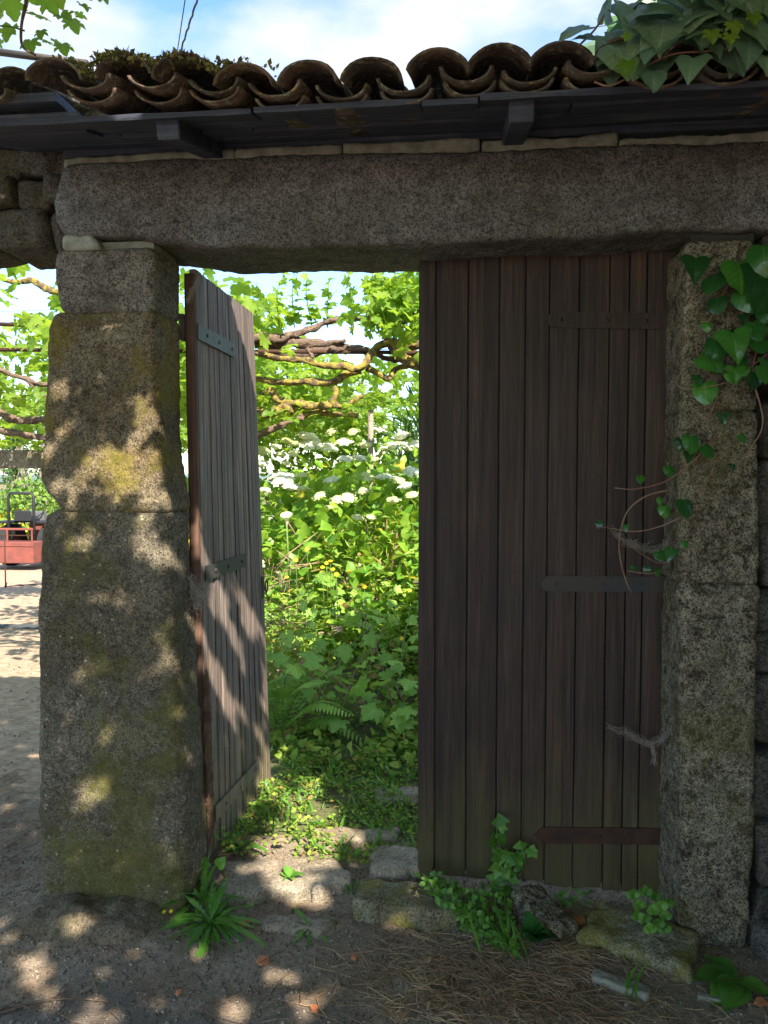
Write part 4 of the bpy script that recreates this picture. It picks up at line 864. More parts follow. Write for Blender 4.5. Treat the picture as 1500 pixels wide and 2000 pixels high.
# ------------------------------------------------------------------ plants between the gate and the hydrangeas
sv = thing('creeping_vine', 'sprawling shaded vine with big lobed leaves below the hydrangeas', 'vine', (-0.5, 4.9, 0.05))
lp_ = [(735, 1000+205, .1), (560, 1240, .085), (505, 1225, .08), (632, 1255, .075), (548, 1362, .12), (735, 1385, .11), (665, 1408, .1), (722, 1500-40, .09), (790, 1415, .1), (700, 1338, .12), (745, 1338, .1), (620, 1290, .12), (800, 1330, .1), (780, 1400, .1), (575, 1300, .1), (655, 1310, .09), (690, 1215, .09), (720, 1240, .09), (810, 1220, .09), (600, 1345, .08), (770, 1290, .09), (540, 1290, .09), (675, 1270, .08), (800, 1385, .11), (590, 1190, .07)]
P = []; 
for px, py, s_ in lp_: P.append(at_d(px, py, 4.75-(py-1200)/500))
P = np.array(P); m = len(P); D = rng.normal(size=(m, 3))*.6+[0, -.5, -.45]; N = np.array([0, -.35, 1.0])+rng.normal(size=(m, 3))*.3
R_ = frames(D, N); ms = [mesh_np('leaf', V, Fc, M['leaf_shade']) for V, Fc in T_vine_hi]
for i in range(m): ob('leaf', ms[i % 3], sv, mat4(R_[i], P[i], lp_[i][2]*.95))
for q in range(14):
    a = at_d(rng.uniform(500, 820), rng.uniform(1330, 1440), 4.6); b_ = at_d(rng.uniform(500, 820), rng.uniform(1160, 1330), 5.0)
    a[2] = max(a[2], .15); ob('stem', tube_mesh('stem', smooth_path([a, (a+b_)/2+[0, 0, .06], b_], 5), [.005, .0025], M['stem_red' if q % 2 else 'stem_green'], 5), sv)
n = 520; P = np.stack([rng.uniform(-1.6, 1.2, n), rng.uniform(4.35, 5.6, n), rng.uniform(.08, 1, n)], 1); P[:, 2] = .12+P[:, 2]*np.interp(P[:, 1], [4.35, 5.6], [.22, .85])
D = rng.normal(size=(n, 3)); D[:, 2] = D[:, 2]*.4-.1; scatter(sv, T_vine_hi, P, D, rdir(n, 1.4, .6)+[0, -.3, 0], rng.uniform(.04, .085, n), M['leaf_shade'], 260, vis=gate_vis)
def herb_patch(name, label, cat, xr, yr, zf, n, T, size, mat, nparts=0, kind=None, up=.4, loc=None):
    P = np.stack([rng.uniform(*xr, n), rng.uniform(*yr, n), rng.random(n)], 1); P = P[fbm(P*[1, 1, 0], 5, 2, 9)+rng.uniform(-.3, .5, len(P)) > 0]; n = len(P)
    P[:, 2] = gz(P[:, 0], P[:, 1])+P[:, 2]*zf(P[:, 0], P[:, 1]); D = rng.normal(size=(n, 3)); D[:, 2] = abs(D[:, 2])*.4+up*rng.random(n); N = rdir(n, 1.0, .6)
    if nparts: o = thing(name, label, cat, (np.mean(xr), np.mean(yr), 0)); scatter(o, T, P, D, N, rng.uniform(*size, n), M[mat], nparts, vis=gate_vis); return o
    o = scatter(None, T, P, D, N, rng.uniform(*size, n), M[mat], 0, stuff=name); o['kind'] = 'stuff'; o['label'] = label; o['category'] = cat; return o
herb_patch('undergrowth', 'low tangled weeds between the gateway and the hydrangeas', 'weeds', (-1.7, 1.6), (3.9, 5.9), lambda X, Y: np.interp(Y, [3.9, 4.5, 5.9], [.06, .18, .75]), 9000, T_low, (.03, .075), 'leaf_cover')
herb_patch('undergrowth', 'feathery bright green herbs under the hydrangeas', 'weeds', (-1.6, 0.2), (5.0, 6.0), lambda X, Y: .45+.55*sst(5, 5.7, Y), 3600, T_lance, (.05, .11), 'leaf_cover')
herb_patch('ground_cover', 'small leafy weeds carpeting the garden path', 'ground cover', (-1.02, 1.1), (2.98, 4.6), lambda X, Y: .03+.05*fbm(np.stack([X, Y, 0*X], 1), 6, 2, 4).clip(0, 1)*2+.03*sst(-.6, -.95, X), 20000, T_small, (.012, .030), 'leaf_cover')
herb_patch('grass', 'thin grass blades in the garden path', 'grass', (-1.0, 1.0), (3.02, 4.6), lambda X, Y: .01+0*X, 2600, T_lance, (.04, .10), 'leaf_weed', up=1.6)
herb_patch('grass', 'sunny tuft of grass beside the driveway', 'grass', (-4.6, -3.9), (9.2, 10.2), lambda X, Y: .08+0*X, 2600, T_lance, (.08, .2), 'leaf_cover', up=1.6)
# dry straw stems by the free edge of the left leaf
mb = MB()
for q in range(90):
    a = at_d(rng.uniform(505, 585), rng.uniform(1100, 1260), rng.uniform(4.6, 5.2)); d = rng.normal(size=3)*[.12, .1, .1]; mb.add(*tube([a, a+d*.5+rng.normal(size=3)*.01, a+d], .0018, 4))
for (x0, y0, x1, y1) in ((520, 1192, 590, 1228), (545, 1095, 620, 1040), (520, 1110, 620, 1100), (522, 1200, 580, 1240)):
    mb.add(*tube([at_d(x0, y0, 4.6), at_d(x1, y1, 4.9)], .003, 5))
ob('dry_stems', mb.mesh('dry_stems', M['straw']), kind='stuff', label='tangle of dry orange stems beside the open leaf', cat='dry stems')
# yellow blossoms
yf = thing('yellow_weed', 'weed with small yellow flowers among the herbs below the hydrangeas', 'plant', (-1.0, 5.2, .2))
pm = None
def tiny_flower(name, mat, petals=5, s=1.0):
    Vs = []; Fs = []; n0 = 0; pet, pf = oval(.45, 2, .8, .1, .1, 0)
    for q in range(petals):
        a = q*2*np.pi/petals; R_ = frames(np.array([[math.cos(a), math.sin(a), .15]]), np.array([[0, 0, 1.]]))[0]; Vs.append(pet@R_.T*s); Fs.append(pf+n0); n0 += len(pet)
    return mesh_np(name, np.vstack(Vs), np.vstack(Fs), mat)
YM = tiny_flower('flower', M['yellow'], 8)
for (px, py) in ((600, 1073), (650, 1112), (657, 1122), (638, 1100), (706, 1142), (712, 1146), (578, 1094), (645, 1096), (785, 1247), (682, 1117), (560, 1128), (630, 1108)):
    p = at_d(px, py, 5.0); ob('flower', YM, yf, Matrix.Translation(Vector(p)) @ Matrix.Rotation(random.uniform(.3, 1.1), 4, 'X') @ Matrix.Scale(.018, 4))
    ob('stem', tube_mesh('stem', [p, p+[0, .05, -.35]], .002, M['stem_green'], 4), yf)
# calla lily
cl = thing('arum_lily', 'single white arum lily flower left among the hydrangea leaves', 'flower', at_d(560, 1060, 5.2)); p = at_d(560, 1018, 5.2)
a = np.linspace(0, 2*np.pi, 13); V = [];
for t, r_ in ((0, .004), (.4, .012), (.8, .025), (1, .042)):
    for q in a[:-1]: V.append([r_*math.cos(q), r_*.8*math.sin(q)-.01*t, .075*t+(.02*math.sin(q) if t == 1 else 0)])
V = np.array(V)+p-[0, 0, .03]; Fc = [(i*12+j, i*12+(j+1) % 12, (i+1)*12+(j+1) % 12, (i+1)*12+j) for i in range(3) for j in range(12)]; ob('spathe', MB().add(V, Fc).mesh('spathe', M['petal'], True), cl)
ob('spadix', tube_mesh('spadix', [p-[0, 0, .01], p+[0, 0, .035]], .005, M['yellow'], 6), cl); ob('stem', tube_mesh('stem', [p-[0, 0, .03], p+[.01, .02, -.4]], .006, M['stem_green'], 6), cl)
# fern
fe = thing('fern', 'fern arching in the shade below the lobed vine leaves', 'fern', (-0.95, 4.7, .1))
def frond(base, tip, parent, w_=.11):
    base = np.array(base); tip = np.array(tip); mid = (base+tip)/2+[0, 0, .12]; R0 = smooth_path([base, mid, tip], 11); o = ob('frond', tube_mesh('frond', R0, [.004, .0015], M['stem_green'], 5), parent)
    Pl = []; Dl = []; sz = []
    for i in range(2, len(R0)):
        t = i/len(R0); T_ = R0[i]-R0[i-1]; T_ /= np.linalg.norm(T_); sd = np.cross(T_, [0, 0, 1.]); sd /= np.linalg.norm(sd)
        for s_ in (-1, 1): Pl.append(R0[i]); Dl.append(sd*s_+T_*.4+[0, 0, -.1]); sz.append(w_*math.sin(math.pi*min(1, .15+t*.85))+.012)
    n = len(Pl); R_ = frames(np.array(Dl), np.tile([0, 0, 1.], (n, 1))+rng.normal(size=(n, 3))*.1); V, Fc = oval(.12, 4, .6, .2, .1); Vs = [V@R_[i].T*sz[i]+Pl[i] for i in range(n)]
    Fs = [Fc+i*len(V) for i in range(n)]; ob('leaflets', mesh_np('leaflets', np.vstack(Vs), np.vstack(Fs), M['leaf_shade']), o)
for (b0, t0) in (((545, 1430), (690, 1395)), ((545, 1430), (640, 1330)), ((550, 1435), (560, 1320)), ((560, 1435), (720, 1450)), ((545, 1432), (500, 1360))):
    frond(at_d(b0[0], b0[1], 4.55), at_d(t0[0], t0[1], 4.35), fe)

# ------------------------------------------------------------------ threshold stones and kerb stones
def flat_stone(label, px, py, hx, hy, hz, rz, seed, mat='granite_ground', sink=.5, amp=.16, r=.6, tilt=(0, 0), name='stepping_stone', cat='stone', grp=None):
    c = G(px, py); c[2] += hz*(1-sink*2)
    V, Fc = rock(c, (hx, hy, hz), rz, seed, 34, r, amp, tilt); return ob(name, mesh_np(name, V, Fc, M[mat]), None, label=label, cat=cat, group=grp)
flat_stone('large sunlit threshold slab nearest the open left leaf', 535, 1722, .20, .135, .05, .15, 1, sink=.62)
flat_stone('rounded pale stone between the big slab and the square kerb block', 632, 1722, .085, .10, .05, .6, 2, sink=.55)
flat_stone('small low stone in the soil below the big threshold slab', 580, 1812, .125, .045, .045, -.05, 3, sink=.7)
flat_stone('squared mossy granite kerb block in the middle of the threshold', 795, 1782, .185, .095, .055, -.03, 4, 'granite_mossy', sink=.35, amp=.07, r=.35)
flat_stone('pale stone tucked behind the kerb block at the foot of the right leaf', 775, 1697, .10, .095, .05, .1, 5, sink=.5)
flat_stone('slanting grey stone between the weeds below the right leaf', 1058, 1800, .075, .12, .05, .5, 6, 'granite_right', sink=.35, tilt=(.15, .1))
flat_stone('big yellow-mossed stone in front of the right pillar', 1250, 1842, .18, .115, .04, -.45, 7, 'granite_mossy', sink=.45, tilt=(.1, .05))
flat_stone('thin grey slab lying flat in the litter before the mossy stone', 1212, 1930, .085, .028, .014, -.45, 8, 'mortar', sink=.1)
flat_stone('flat pale chip at the lower right beside the plantain', 1388, 1953, .036, .014, .008, -.2, 9, 'mortar', sink=.1)
flat_stone('small pale chip just above the larger flat chip', 1398, 1938, .018, .008, .006, -.3, 10, 'mortar', sink=.1)
flat_stone('dark boulder at the foot of the rubble wall', 1500, 1850, .07, .08, .09, .2, 12, 'rubble', sink=.4)
flat_stone('buried stone showing in the weeds of the garden path', 690, 1640, .2, .06, .03, .1, 13, sink=.5); flat_stone('half buried path stone near the right leaf edge', 780, 1560, .12, .09, .03, .2, 14, sink=.6)
def shard(label, px, py, s_, seed):
    c = G(px, py, .004); r_ = random.Random(seed); n = 5; a0 = r_.random()*6; V = [[s_*r_.uniform(.6, 1.1)*math.cos(a0+q*2*math.pi/n), s_*r_.uniform(.5, .9)*math.sin(a0+q*2*math.pi/n), 0] for q in range(n)]
    V = np.array(V); V2 = V*[.93, .93, 1]+[0, 0, .011]; A = np.vstack([V, V2])@np.array(Matrix.Rotation(r_.uniform(.05, .35), 3, 'X')).T; Fc = [tuple(range(n))[::-1], tuple(range(n, 2*n))]+[(i, (i+1) % n, n+(i+1) % n, n+i) for i in range(n)]
    ob('tile_shard', MB().add(A+c, Fc).mesh('tile_shard', M['terracotta']), None, label=label, cat='tile shard', group='broken tile shards on the ground')
for lab, px, py, s_ in (('triangular orange tile shard right of the big dandelion', 514, 1880, .03), ('tile shard touching the dandelion leaves near the low stone', 477, 1804, .022), ('small tile shard below the square kerb block', 692, 1874, .016), ('tiny tile shard alone at the lower left', 349, 1943, .010), ('rounded tile shard at the bottom edge in a sun fleck', 614, 1975, .020), ('orange shard between the slanting stone and the mossy stone', 1130, 1806, .036), ('shard at the bottom edge of the right leaf', 1040, 1752, .03), ('rusty stone chip at the right frame edge by the plantain', 1484, 1962, .022), ('brown shard half under the plantain leaf', 1405, 1912, .035)):
    shard(lab, px, py, s_, int(px))
# loose stuff: gravel, crumbs, straw, needles
def bits(name, n, xr, yr, size, mat, label, dens=None, flat=.6, cat='gravel'):
    P = np.stack([rng.uniform(*xr, n), rng.uniform(*yr, n)], 1)
    if dens is not None: P = P[dens(P[:, 0], P[:, 1]) > rng.random(len(P))]
    n = len(P); V0, F0 = cubegrid(1, 1, 1); F0 = np.vstack([F0[:, [0, 1, 2]], F0[:, [0, 2, 3]]]); T = [(V0*rng.uniform(.5, 1, (8, 3))*[1, 1, flat]*.5, F0) for _ in range(6)]
    Z = gz(P[:, 0], P[:, 1]); s_ = size[0]+(size[1]-size[0])*rng.random(n)**3; D = rng.normal(size=(n, 3)); D[:, 2] *= .3
    o = scatter(None, T, np.column_stack([P, Z+s_*.12]), D, rdir(n, 1.5, .5), s_, M[mat], 0, stuff=name); o['label'] = label; o['category'] = cat; return o
bits('gravel', 6000, (-2.2, 1.3), (1.95, 3.1), (.003, .014), 'gravel', 'fine gravel scattered over the lane before the gate')
bits('soil_crumbs', 14000, (-2.0, 1.3), (1.95, 3.1), (.003, .012), 'crumb', 'dark soil crumbs on the lane', cat='soil')
bits('gravel', 5000, (-4.5, -1.3), (3.1, 9), (.005, .02), 'gravel', 'gravel on the sandy driveway')
def sticks(name, n, cen, label, L=(.03, .12), mat='straw', rad=.0011, lift=.01):
    mb = MB()
    for q in range(n):
        px, py, sx, sy = cen[q % len(cen)]; p = G(px+rng.normal()*sx, min(1998, py+rng.normal()*sy)); l = rng.uniform(*L); a = rng.uniform(0, 2*np.pi); d = np.array([math.cos(a), math.sin(a), 0])*l; p = p+[0, 0, rng.random()*lift+.003]
        mb.add(*tube([p-d/2, p+[rng.normal()*.004, rng.normal()*.004, rng.random()*.008], p+d/2+[0, 0, rng.normal()*.006]], rad*rng.uniform(.6, 1.4), 3))
    ob(name, mb.mesh(name, M[mat]), kind='stuff', label=label, cat='litter')
sticks('straw_litter', 1500, [(950, 1930, 130, 40), (1100, 1900, 90, 50), (880, 1880, 100, 40), (1130, 1850, 30, 40), (1050, 1970, 180, 30)], 'dry straw and needles littering the soil below the right leaf')
sticks('pine_needles', 500, [(450, 1665, 30, 12), (40, 1650, 60, 60), (20, 1600, 40, 60)], 'brown needles heaped beside the open leaf and left of the pillar', (.02, .08), 'fibre', .0012)
sticks('twigs', 60, [(700, 1930, 400, 50), (300, 1960, 200, 30)], 'thin twigs lying on the lane', (.05, .16), 'fibre', .0016)
ob('fallen_stick', tube_mesh('fallen_stick', smooth_path([G(-10, 1985, .006), G(80, 1962, .01), G(150, 1958, .012), G(215, 1960, .006)], 6), [.004, .003, .002], M['fibre'], 6), label='brown stick lying on the lane at the lower left corner', cat='stick')
# dry leaves
DL = [mesh_np('dry_leaf', V, Fc, M['straw']) for V, Fc in (oval(.3, 4, .8, .3, .5), oval(.36, 4, .9, .5, .3))]
for i, (px, py, s_, lab) in enumerate(((835, 1890, .04, 'curled brown leaf in the straw below the kerb block'), (1024, 1925, .03, 'pointed dry leaf standing in the straw'), (830, 1965, .04, 'dry leaf near the bottom edge of the straw'), (540, 1668, .045, 'dark curled leaf on the sunlit slab'), (870, 1935, .03, 'small dry leaf in the litter left of the straw heap'))):
    p = G(px, py, .012 if i != 3 else .05); ob('dry_leaf', DL[i % 2], None, Matrix.Translation(Vector(p)) @ Matrix.Rotation(i*1.7, 4, 'Z') @ Matrix.Rotation(.4, 4, 'X') @ Matrix.Scale(s_, 4), label=lab, cat='dry leaf', group='fallen dry leaves')

# ------------------------------------------------------------------ weeds in front of the gate
def dand(t, n=9): return 1+.35*math.sin(t*n*math.pi*1.9)
T_dand = [oval(.075, 16, 1.3, d, .2, s, lob=dand) for d, s in ((.5, 0), (.9, 1), (1.3, 2))]
T_strap = [oval(.11, 8, 1.1, d, .25, s) for d, s in ((.4, 0), (.9, 1))]
def rosette(name, label, cat, px, py, n, L, T, mat, el=(.1, 1.0), az=(0, 6.28), h0=.01, grp=None, base=None):
    c = G(px, py) if base is None else np.array(base); o = thing(name, label, cat, c, grp); ms = [mesh_np('leaf', V, Fc, M[mat]) for V, Fc in T]
    for q in range(n):
        a = rng.uniform(*az); e = rng.uniform(*el); D = np.array([[math.cos(a)*math.cos(e), math.sin(a)*math.cos(e), math.sin(e)]]); N = np.array([[-math.cos(a)*math.sin(e), -math.sin(a)*math.sin(e), math.cos(e)]])+rng.normal(size=(1, 3))*.15
        ob('leaf', random.choice(ms), o, mat4(frames(D, N)[0], c+[0, 0, h0], float(rng.uniform(*L))))
    return o
rosette('dandelion', 'big dandelion with drooping jagged leaves at the foot of the left pillar', 'weed', 412, 1822, 60, (.07, .165), T_dand, 'leaf_weed', (-.1, 1.1), h0=.03)
rosette('dandelion', 'upright dandelion growing in the gap beside the left pillar', 'weed', 395, 1765, 18, (.10, .19), T_dand, 'leaf_weed', (.5, 1.4))
rosette('dandelion', 'small dandelion rosette on the soil between the low stone and the kerb block', 'weed', 607, 1822, 13, (.06, .11), T_dand, 'leaf_weed', (.1, .9))
rosette('seedling', 'tiny seedling growing on the sunlit threshold slab', 'weed', 566, 1738, 9, (.03, .065), T_oval, 'leaf_weed', (.0, .7), h0=.05)
rosette('weed', 'light green weed at the foot of the open leaf edge', 'weed', 475, 1660, 16, (.06, .14), T_strap, 'leaf_weed', (.1, .9))
rosette('plantain', 'plantain with broad leaves at the lower right corner', 'weed', 1440, 1925, 5, (.10, .16), T_oval, 'leaf_weed', (.0, .5), h0=.02)
rosette('arum_plant', 'glossy arum leaves among the grass below the climbing weed', 'weed', 1040, 1850, 7, (.05, .09), T_heart, 'leaf_ivy', (.2, 1.2), h0=.04)
def stem_leaves(name, label, cat, paths, T, mat, size, step, petiole=.012, stemr=.002, stemmat='stem_green', nrm=(0, -1, .5), face=.35, droop=-.2, trif=False):
    base = paths[0][0]; o = thing(name, label, cat, base); ms = [mesh_np('leaf', V, Fc, M[mat]) for V, Fc in T]
    for pts in paths:
        Pw = smooth_path(pts, 6); ob('stem', tube_mesh('stem', Pw, [stemr*1.3, stemr*.6], M[stemmat], 5), o)
        seg = np.linalg.norm(np.diff(Pw, axis=0), axis=1); cum = np.concatenate([[0], np.cumsum(seg)]); d = step*.7; k2 = 0
        while d < cum[-1]:
            p = np.array([np.interp(d, cum, Pw[:, i]) for i in range(3)]); a = rng.normal(size=3); a[1] = -abs(a[1])*.5; a[2] += droop; a /= np.linalg.norm(a)
            q = p+a*petiole*rng.uniform(.6, 1.6); N = np.array(nrm)+rng.normal(size=3)*face
            for off in ((-1.1, 0, 1.1) if trif else (0,)):
                D = a+np.cross(N, a)*off*.8; ob('leaf', random.choice(ms), o, mat4(frames(D[None], N[None])[0], q, float(rng.uniform(*size))))
            d += step*rng.uniform(.7, 1.3); k2 += 1
    return o
def W_(px, py, Y=2.80): return on_y(px, py, Y)
stem_leaves('climbing_weed', 'lobed green weed climbing the lower planks of the right leaf', 'weed', [[G(985, 1745), W_(985, 1690), W_(972, 1640), W_(968, 1600)], [G(985, 1745), W_(1000, 1690), W_(1020, 1650), W_(1045, 1658)], [G(975, 1750), W_(975, 1700), W_(985, 1660)]], T_ivy, 'leaf_weed', (.022, .042), .011, .015)
stem_leaves('trailing_weed', 'fine-leaved weed spilling over the kerb block', 'weed', [[W_(825+20*q, 1705+5*q, 2.75), W_(855+17*q, 1745+9*q, 2.64), G(880+15*q, 1785+10*q, .03), G(905+14*q, 1815+7*q, .01)] for q in range(9)], T_oval, 'leaf_weed', (.016, .032), .006, .012)
stem_leaves('trailing_weed', 'small weed at the foot of the right leaf behind the slanting stone', 'weed', [[G(1110, 1770), G(1120, 1750, .05)], [G(1115, 1775), G(1150, 1765, .04)], [G(1100, 1775), G(1095, 1755, .03)]], T_oval, 'leaf_weed', (.015, .028), .008, .01)
stem_leaves('heart_leaf_weed', 'heart-leaved weed in the dark gap beside the open leaf', 'weed', [[G(392, 1740), W_(392, 1700, 2.8), W_(390, 1655, 2.8), W_(393, 1635, 2.8)], [G(370, 1740), W_(365, 1710, 2.75), W_(350, 1700, 2.7)], [G(400, 1740), W_(410, 1705, 2.8), W_(420, 1698, 2.8)]], T_heart, 'leaf_weed', (.03, .05), .03, .02)
# columbine-like clump by the right pillar
msr = [mesh_np('leaf', V*[1, 1, 1], Fc, M['leaf_weed']) for V, Fc in T_round]
cb = thing('cranesbill', 'clump of rounded three-part leaves at the foot of the right pillar', 'weed', G(1275, 1800)); ms = [mesh_np('leaf', V, Fc, M['leaf_weed']) for V, Fc in T_ivy]
for (px, py) in ((1238, 1748), (1250, 1768), (1262, 1742), (1280, 1752), (1275, 1780), (1260, 1795), (1290, 1770), (1300, 1790), (1245, 1790), (1285, 1805), (1305, 1765), (1270, 1815), (1298, 1815)):
    p = W_(px, py, 2.56+rng.uniform(-.03, .04)); ob('stem', tube_mesh('stem', [G(1275, 1805), p], .0018, M['stem_green'], 4), cb)
    for off in (-1.5, -.2, 1.1):
        D = np.array([[math.sin(off), -.25, math.cos(off)]]); N = np.array([[0, -1, .8]])+rng.normal(size=(1, 3))*.2; ob('leaf', msr[len(cb.children) % 3], cb, mat4(frames(D, N)[0], p, float(rng.uniform(.022, .030))))
# grass blades in front of mossy stone, and tufts
def blades(label, px, py, n, L, spread_=.03, lean=.5, wd=.03):
    c = G(px, py); o = thing('grass_tuft', label, 'grass', c)
    for q in range(n):
        b0 = c+[rng.normal()*spread_, rng.normal()*spread_, 0]; a = rng.uniform(0, 6.28); l = rng.uniform(*L); dr = np.array([math.cos(a), math.sin(a), 0]); t = np.linspace(0, 1, 8)
        R0 = b0+np.outer(t*.9*l*lean, dr)+np.outer(l*(t-.45*t**2.5), [0, 0, 1]); w_ = l*wd*np.sin(np.pi*np.clip(.25+t*.75, 0, 1)); sd = np.array([-dr[1], dr[0], 0]); V = np.vstack([R0-sd*w_[:, None], R0+sd*w_[:, None]]); Fc = [(i, i+1, 9+i, 8+i) for i in range(7)]
        ob('blade', mesh_np('blade', V, Fc, M['leaf_weed']), o)
blades('tall bent grass blades before the yellow-mossed stone', 1225, 1950, 6, (.12, .22), .012, .35, .025)
blades('arching grass tuft over the arum leaves', 1000, 1862, 12, (.10, .2), .03, 1.0)
blades('short grass tuft between the pale threshold stones', 682, 1745, 16, (.04, .09), .02, .5)
blades('thin grass under the dandelion by the pillar', 455, 1800, 8, (.05, .12), .04, .8)
fl = thing('buttercup', 'two tiny yellow flowers at the foot of the left pillar', 'flower', G(325, 1800))
for px, py in ((320, 1781), (334, 1780)):
    p = on_y(px, py, 2.60); ob('flower', YM, fl, Matrix.Translation(Vector(p)) @ Matrix.Rotation(.8, 4, 'X') @ Matrix.Scale(.008, 4)); ob('stem', tube_mesh('stem', [p, G(330, 1815)], .001, M['stem_green'], 4), fl)

# ------------------------------------------------------------------ ivy on the right pillar
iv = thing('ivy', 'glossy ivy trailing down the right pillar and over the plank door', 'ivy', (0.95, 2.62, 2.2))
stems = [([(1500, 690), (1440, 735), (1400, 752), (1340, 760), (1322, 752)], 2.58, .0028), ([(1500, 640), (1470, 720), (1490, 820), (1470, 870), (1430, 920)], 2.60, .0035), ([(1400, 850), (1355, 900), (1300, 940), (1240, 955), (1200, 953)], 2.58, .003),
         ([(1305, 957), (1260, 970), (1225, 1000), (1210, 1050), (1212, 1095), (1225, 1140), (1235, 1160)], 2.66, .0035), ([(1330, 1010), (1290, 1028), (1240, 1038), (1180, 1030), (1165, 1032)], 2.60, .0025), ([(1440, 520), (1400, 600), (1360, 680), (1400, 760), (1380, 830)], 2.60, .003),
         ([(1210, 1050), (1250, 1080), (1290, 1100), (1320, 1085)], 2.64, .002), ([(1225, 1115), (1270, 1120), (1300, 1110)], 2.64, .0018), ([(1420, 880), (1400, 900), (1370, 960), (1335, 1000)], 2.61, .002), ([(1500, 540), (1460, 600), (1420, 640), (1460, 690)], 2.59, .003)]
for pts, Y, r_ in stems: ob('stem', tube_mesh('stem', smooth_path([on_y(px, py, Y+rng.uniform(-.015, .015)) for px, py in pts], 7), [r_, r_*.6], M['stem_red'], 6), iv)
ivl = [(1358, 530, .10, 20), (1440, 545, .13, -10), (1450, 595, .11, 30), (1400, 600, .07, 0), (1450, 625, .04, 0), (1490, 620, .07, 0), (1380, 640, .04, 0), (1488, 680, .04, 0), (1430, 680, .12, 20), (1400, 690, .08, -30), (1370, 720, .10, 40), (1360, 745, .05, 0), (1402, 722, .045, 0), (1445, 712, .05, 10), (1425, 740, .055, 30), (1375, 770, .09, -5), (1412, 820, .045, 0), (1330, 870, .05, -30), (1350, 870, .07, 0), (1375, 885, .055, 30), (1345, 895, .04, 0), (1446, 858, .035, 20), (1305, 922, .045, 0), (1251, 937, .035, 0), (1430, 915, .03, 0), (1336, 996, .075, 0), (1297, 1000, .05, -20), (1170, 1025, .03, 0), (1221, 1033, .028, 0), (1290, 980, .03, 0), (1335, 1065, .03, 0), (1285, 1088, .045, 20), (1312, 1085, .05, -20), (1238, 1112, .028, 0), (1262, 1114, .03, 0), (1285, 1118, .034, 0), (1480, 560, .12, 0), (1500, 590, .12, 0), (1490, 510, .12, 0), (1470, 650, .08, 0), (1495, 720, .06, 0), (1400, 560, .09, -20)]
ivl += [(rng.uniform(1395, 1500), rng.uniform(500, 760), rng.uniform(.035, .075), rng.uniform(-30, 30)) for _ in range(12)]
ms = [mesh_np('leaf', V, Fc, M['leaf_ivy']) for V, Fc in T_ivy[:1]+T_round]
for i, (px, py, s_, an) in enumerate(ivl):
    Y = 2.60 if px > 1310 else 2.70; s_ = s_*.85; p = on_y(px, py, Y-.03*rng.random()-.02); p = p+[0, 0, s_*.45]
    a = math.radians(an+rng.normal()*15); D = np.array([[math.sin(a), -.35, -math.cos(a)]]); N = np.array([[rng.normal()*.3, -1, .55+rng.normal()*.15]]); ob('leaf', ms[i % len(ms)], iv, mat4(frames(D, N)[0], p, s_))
# ivy tumbling over the roof at the upper right
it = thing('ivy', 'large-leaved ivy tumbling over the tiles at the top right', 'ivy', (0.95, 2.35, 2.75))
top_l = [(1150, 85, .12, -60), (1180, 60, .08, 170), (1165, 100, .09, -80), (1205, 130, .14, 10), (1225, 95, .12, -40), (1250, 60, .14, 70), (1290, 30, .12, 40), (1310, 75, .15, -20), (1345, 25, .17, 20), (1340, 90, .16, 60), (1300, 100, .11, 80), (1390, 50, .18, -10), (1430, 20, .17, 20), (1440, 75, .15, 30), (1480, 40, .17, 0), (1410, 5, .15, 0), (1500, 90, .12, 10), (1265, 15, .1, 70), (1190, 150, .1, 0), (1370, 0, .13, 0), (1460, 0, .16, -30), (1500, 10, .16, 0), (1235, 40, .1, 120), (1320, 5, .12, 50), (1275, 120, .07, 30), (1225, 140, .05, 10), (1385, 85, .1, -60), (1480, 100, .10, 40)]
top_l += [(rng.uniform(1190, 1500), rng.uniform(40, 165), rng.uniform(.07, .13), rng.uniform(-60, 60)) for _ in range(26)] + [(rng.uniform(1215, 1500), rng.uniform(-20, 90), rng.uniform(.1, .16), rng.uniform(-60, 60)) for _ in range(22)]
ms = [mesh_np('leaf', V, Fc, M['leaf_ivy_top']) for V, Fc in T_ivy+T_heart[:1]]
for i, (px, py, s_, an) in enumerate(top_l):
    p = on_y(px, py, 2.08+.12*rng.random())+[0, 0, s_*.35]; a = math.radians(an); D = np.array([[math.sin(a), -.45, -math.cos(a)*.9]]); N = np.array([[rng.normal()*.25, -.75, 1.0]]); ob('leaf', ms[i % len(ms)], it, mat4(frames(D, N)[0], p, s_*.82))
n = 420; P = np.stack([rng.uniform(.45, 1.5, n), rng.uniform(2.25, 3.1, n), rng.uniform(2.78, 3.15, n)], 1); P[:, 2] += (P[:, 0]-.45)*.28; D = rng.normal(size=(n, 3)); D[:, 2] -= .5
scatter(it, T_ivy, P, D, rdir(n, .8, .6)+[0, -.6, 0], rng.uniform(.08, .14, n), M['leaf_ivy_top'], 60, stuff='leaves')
for pts in ([(1500, 60), (1440, 90), (1380, 100), (1300, 110), (1200, 165), (1160, 160)], [(1130, 90), (1160, 60), (1180, 30)]):
    ob('stem', tube_mesh('stem', smooth_path([on_y(px, py, 2.12) for px, py in pts], 6), .003, M['stem_red'], 5), it)
ms2 = [mesh_np('leaf', V, Fc, M['leaf_vine']) for V, Fc in T_vine_hi]
for (px, py, s_) in ((1225, 132, .04), (1222, 142, .025), (1432, 55, .035), (1390, 72, .035), (1425, 78, .03), (1470, 40, .03), (1225, 75, .02)):
    p = on_y(px, py, 2.03); D = np.array([[rng.normal()*.3, -.3, -1]]); ob('leaf', random.choice(ms2), it, mat4(frames(D, np.array([[0, -.9, .7]]))[0], p+[0, 0, s_*.4], s_), label='young bright green leaf')
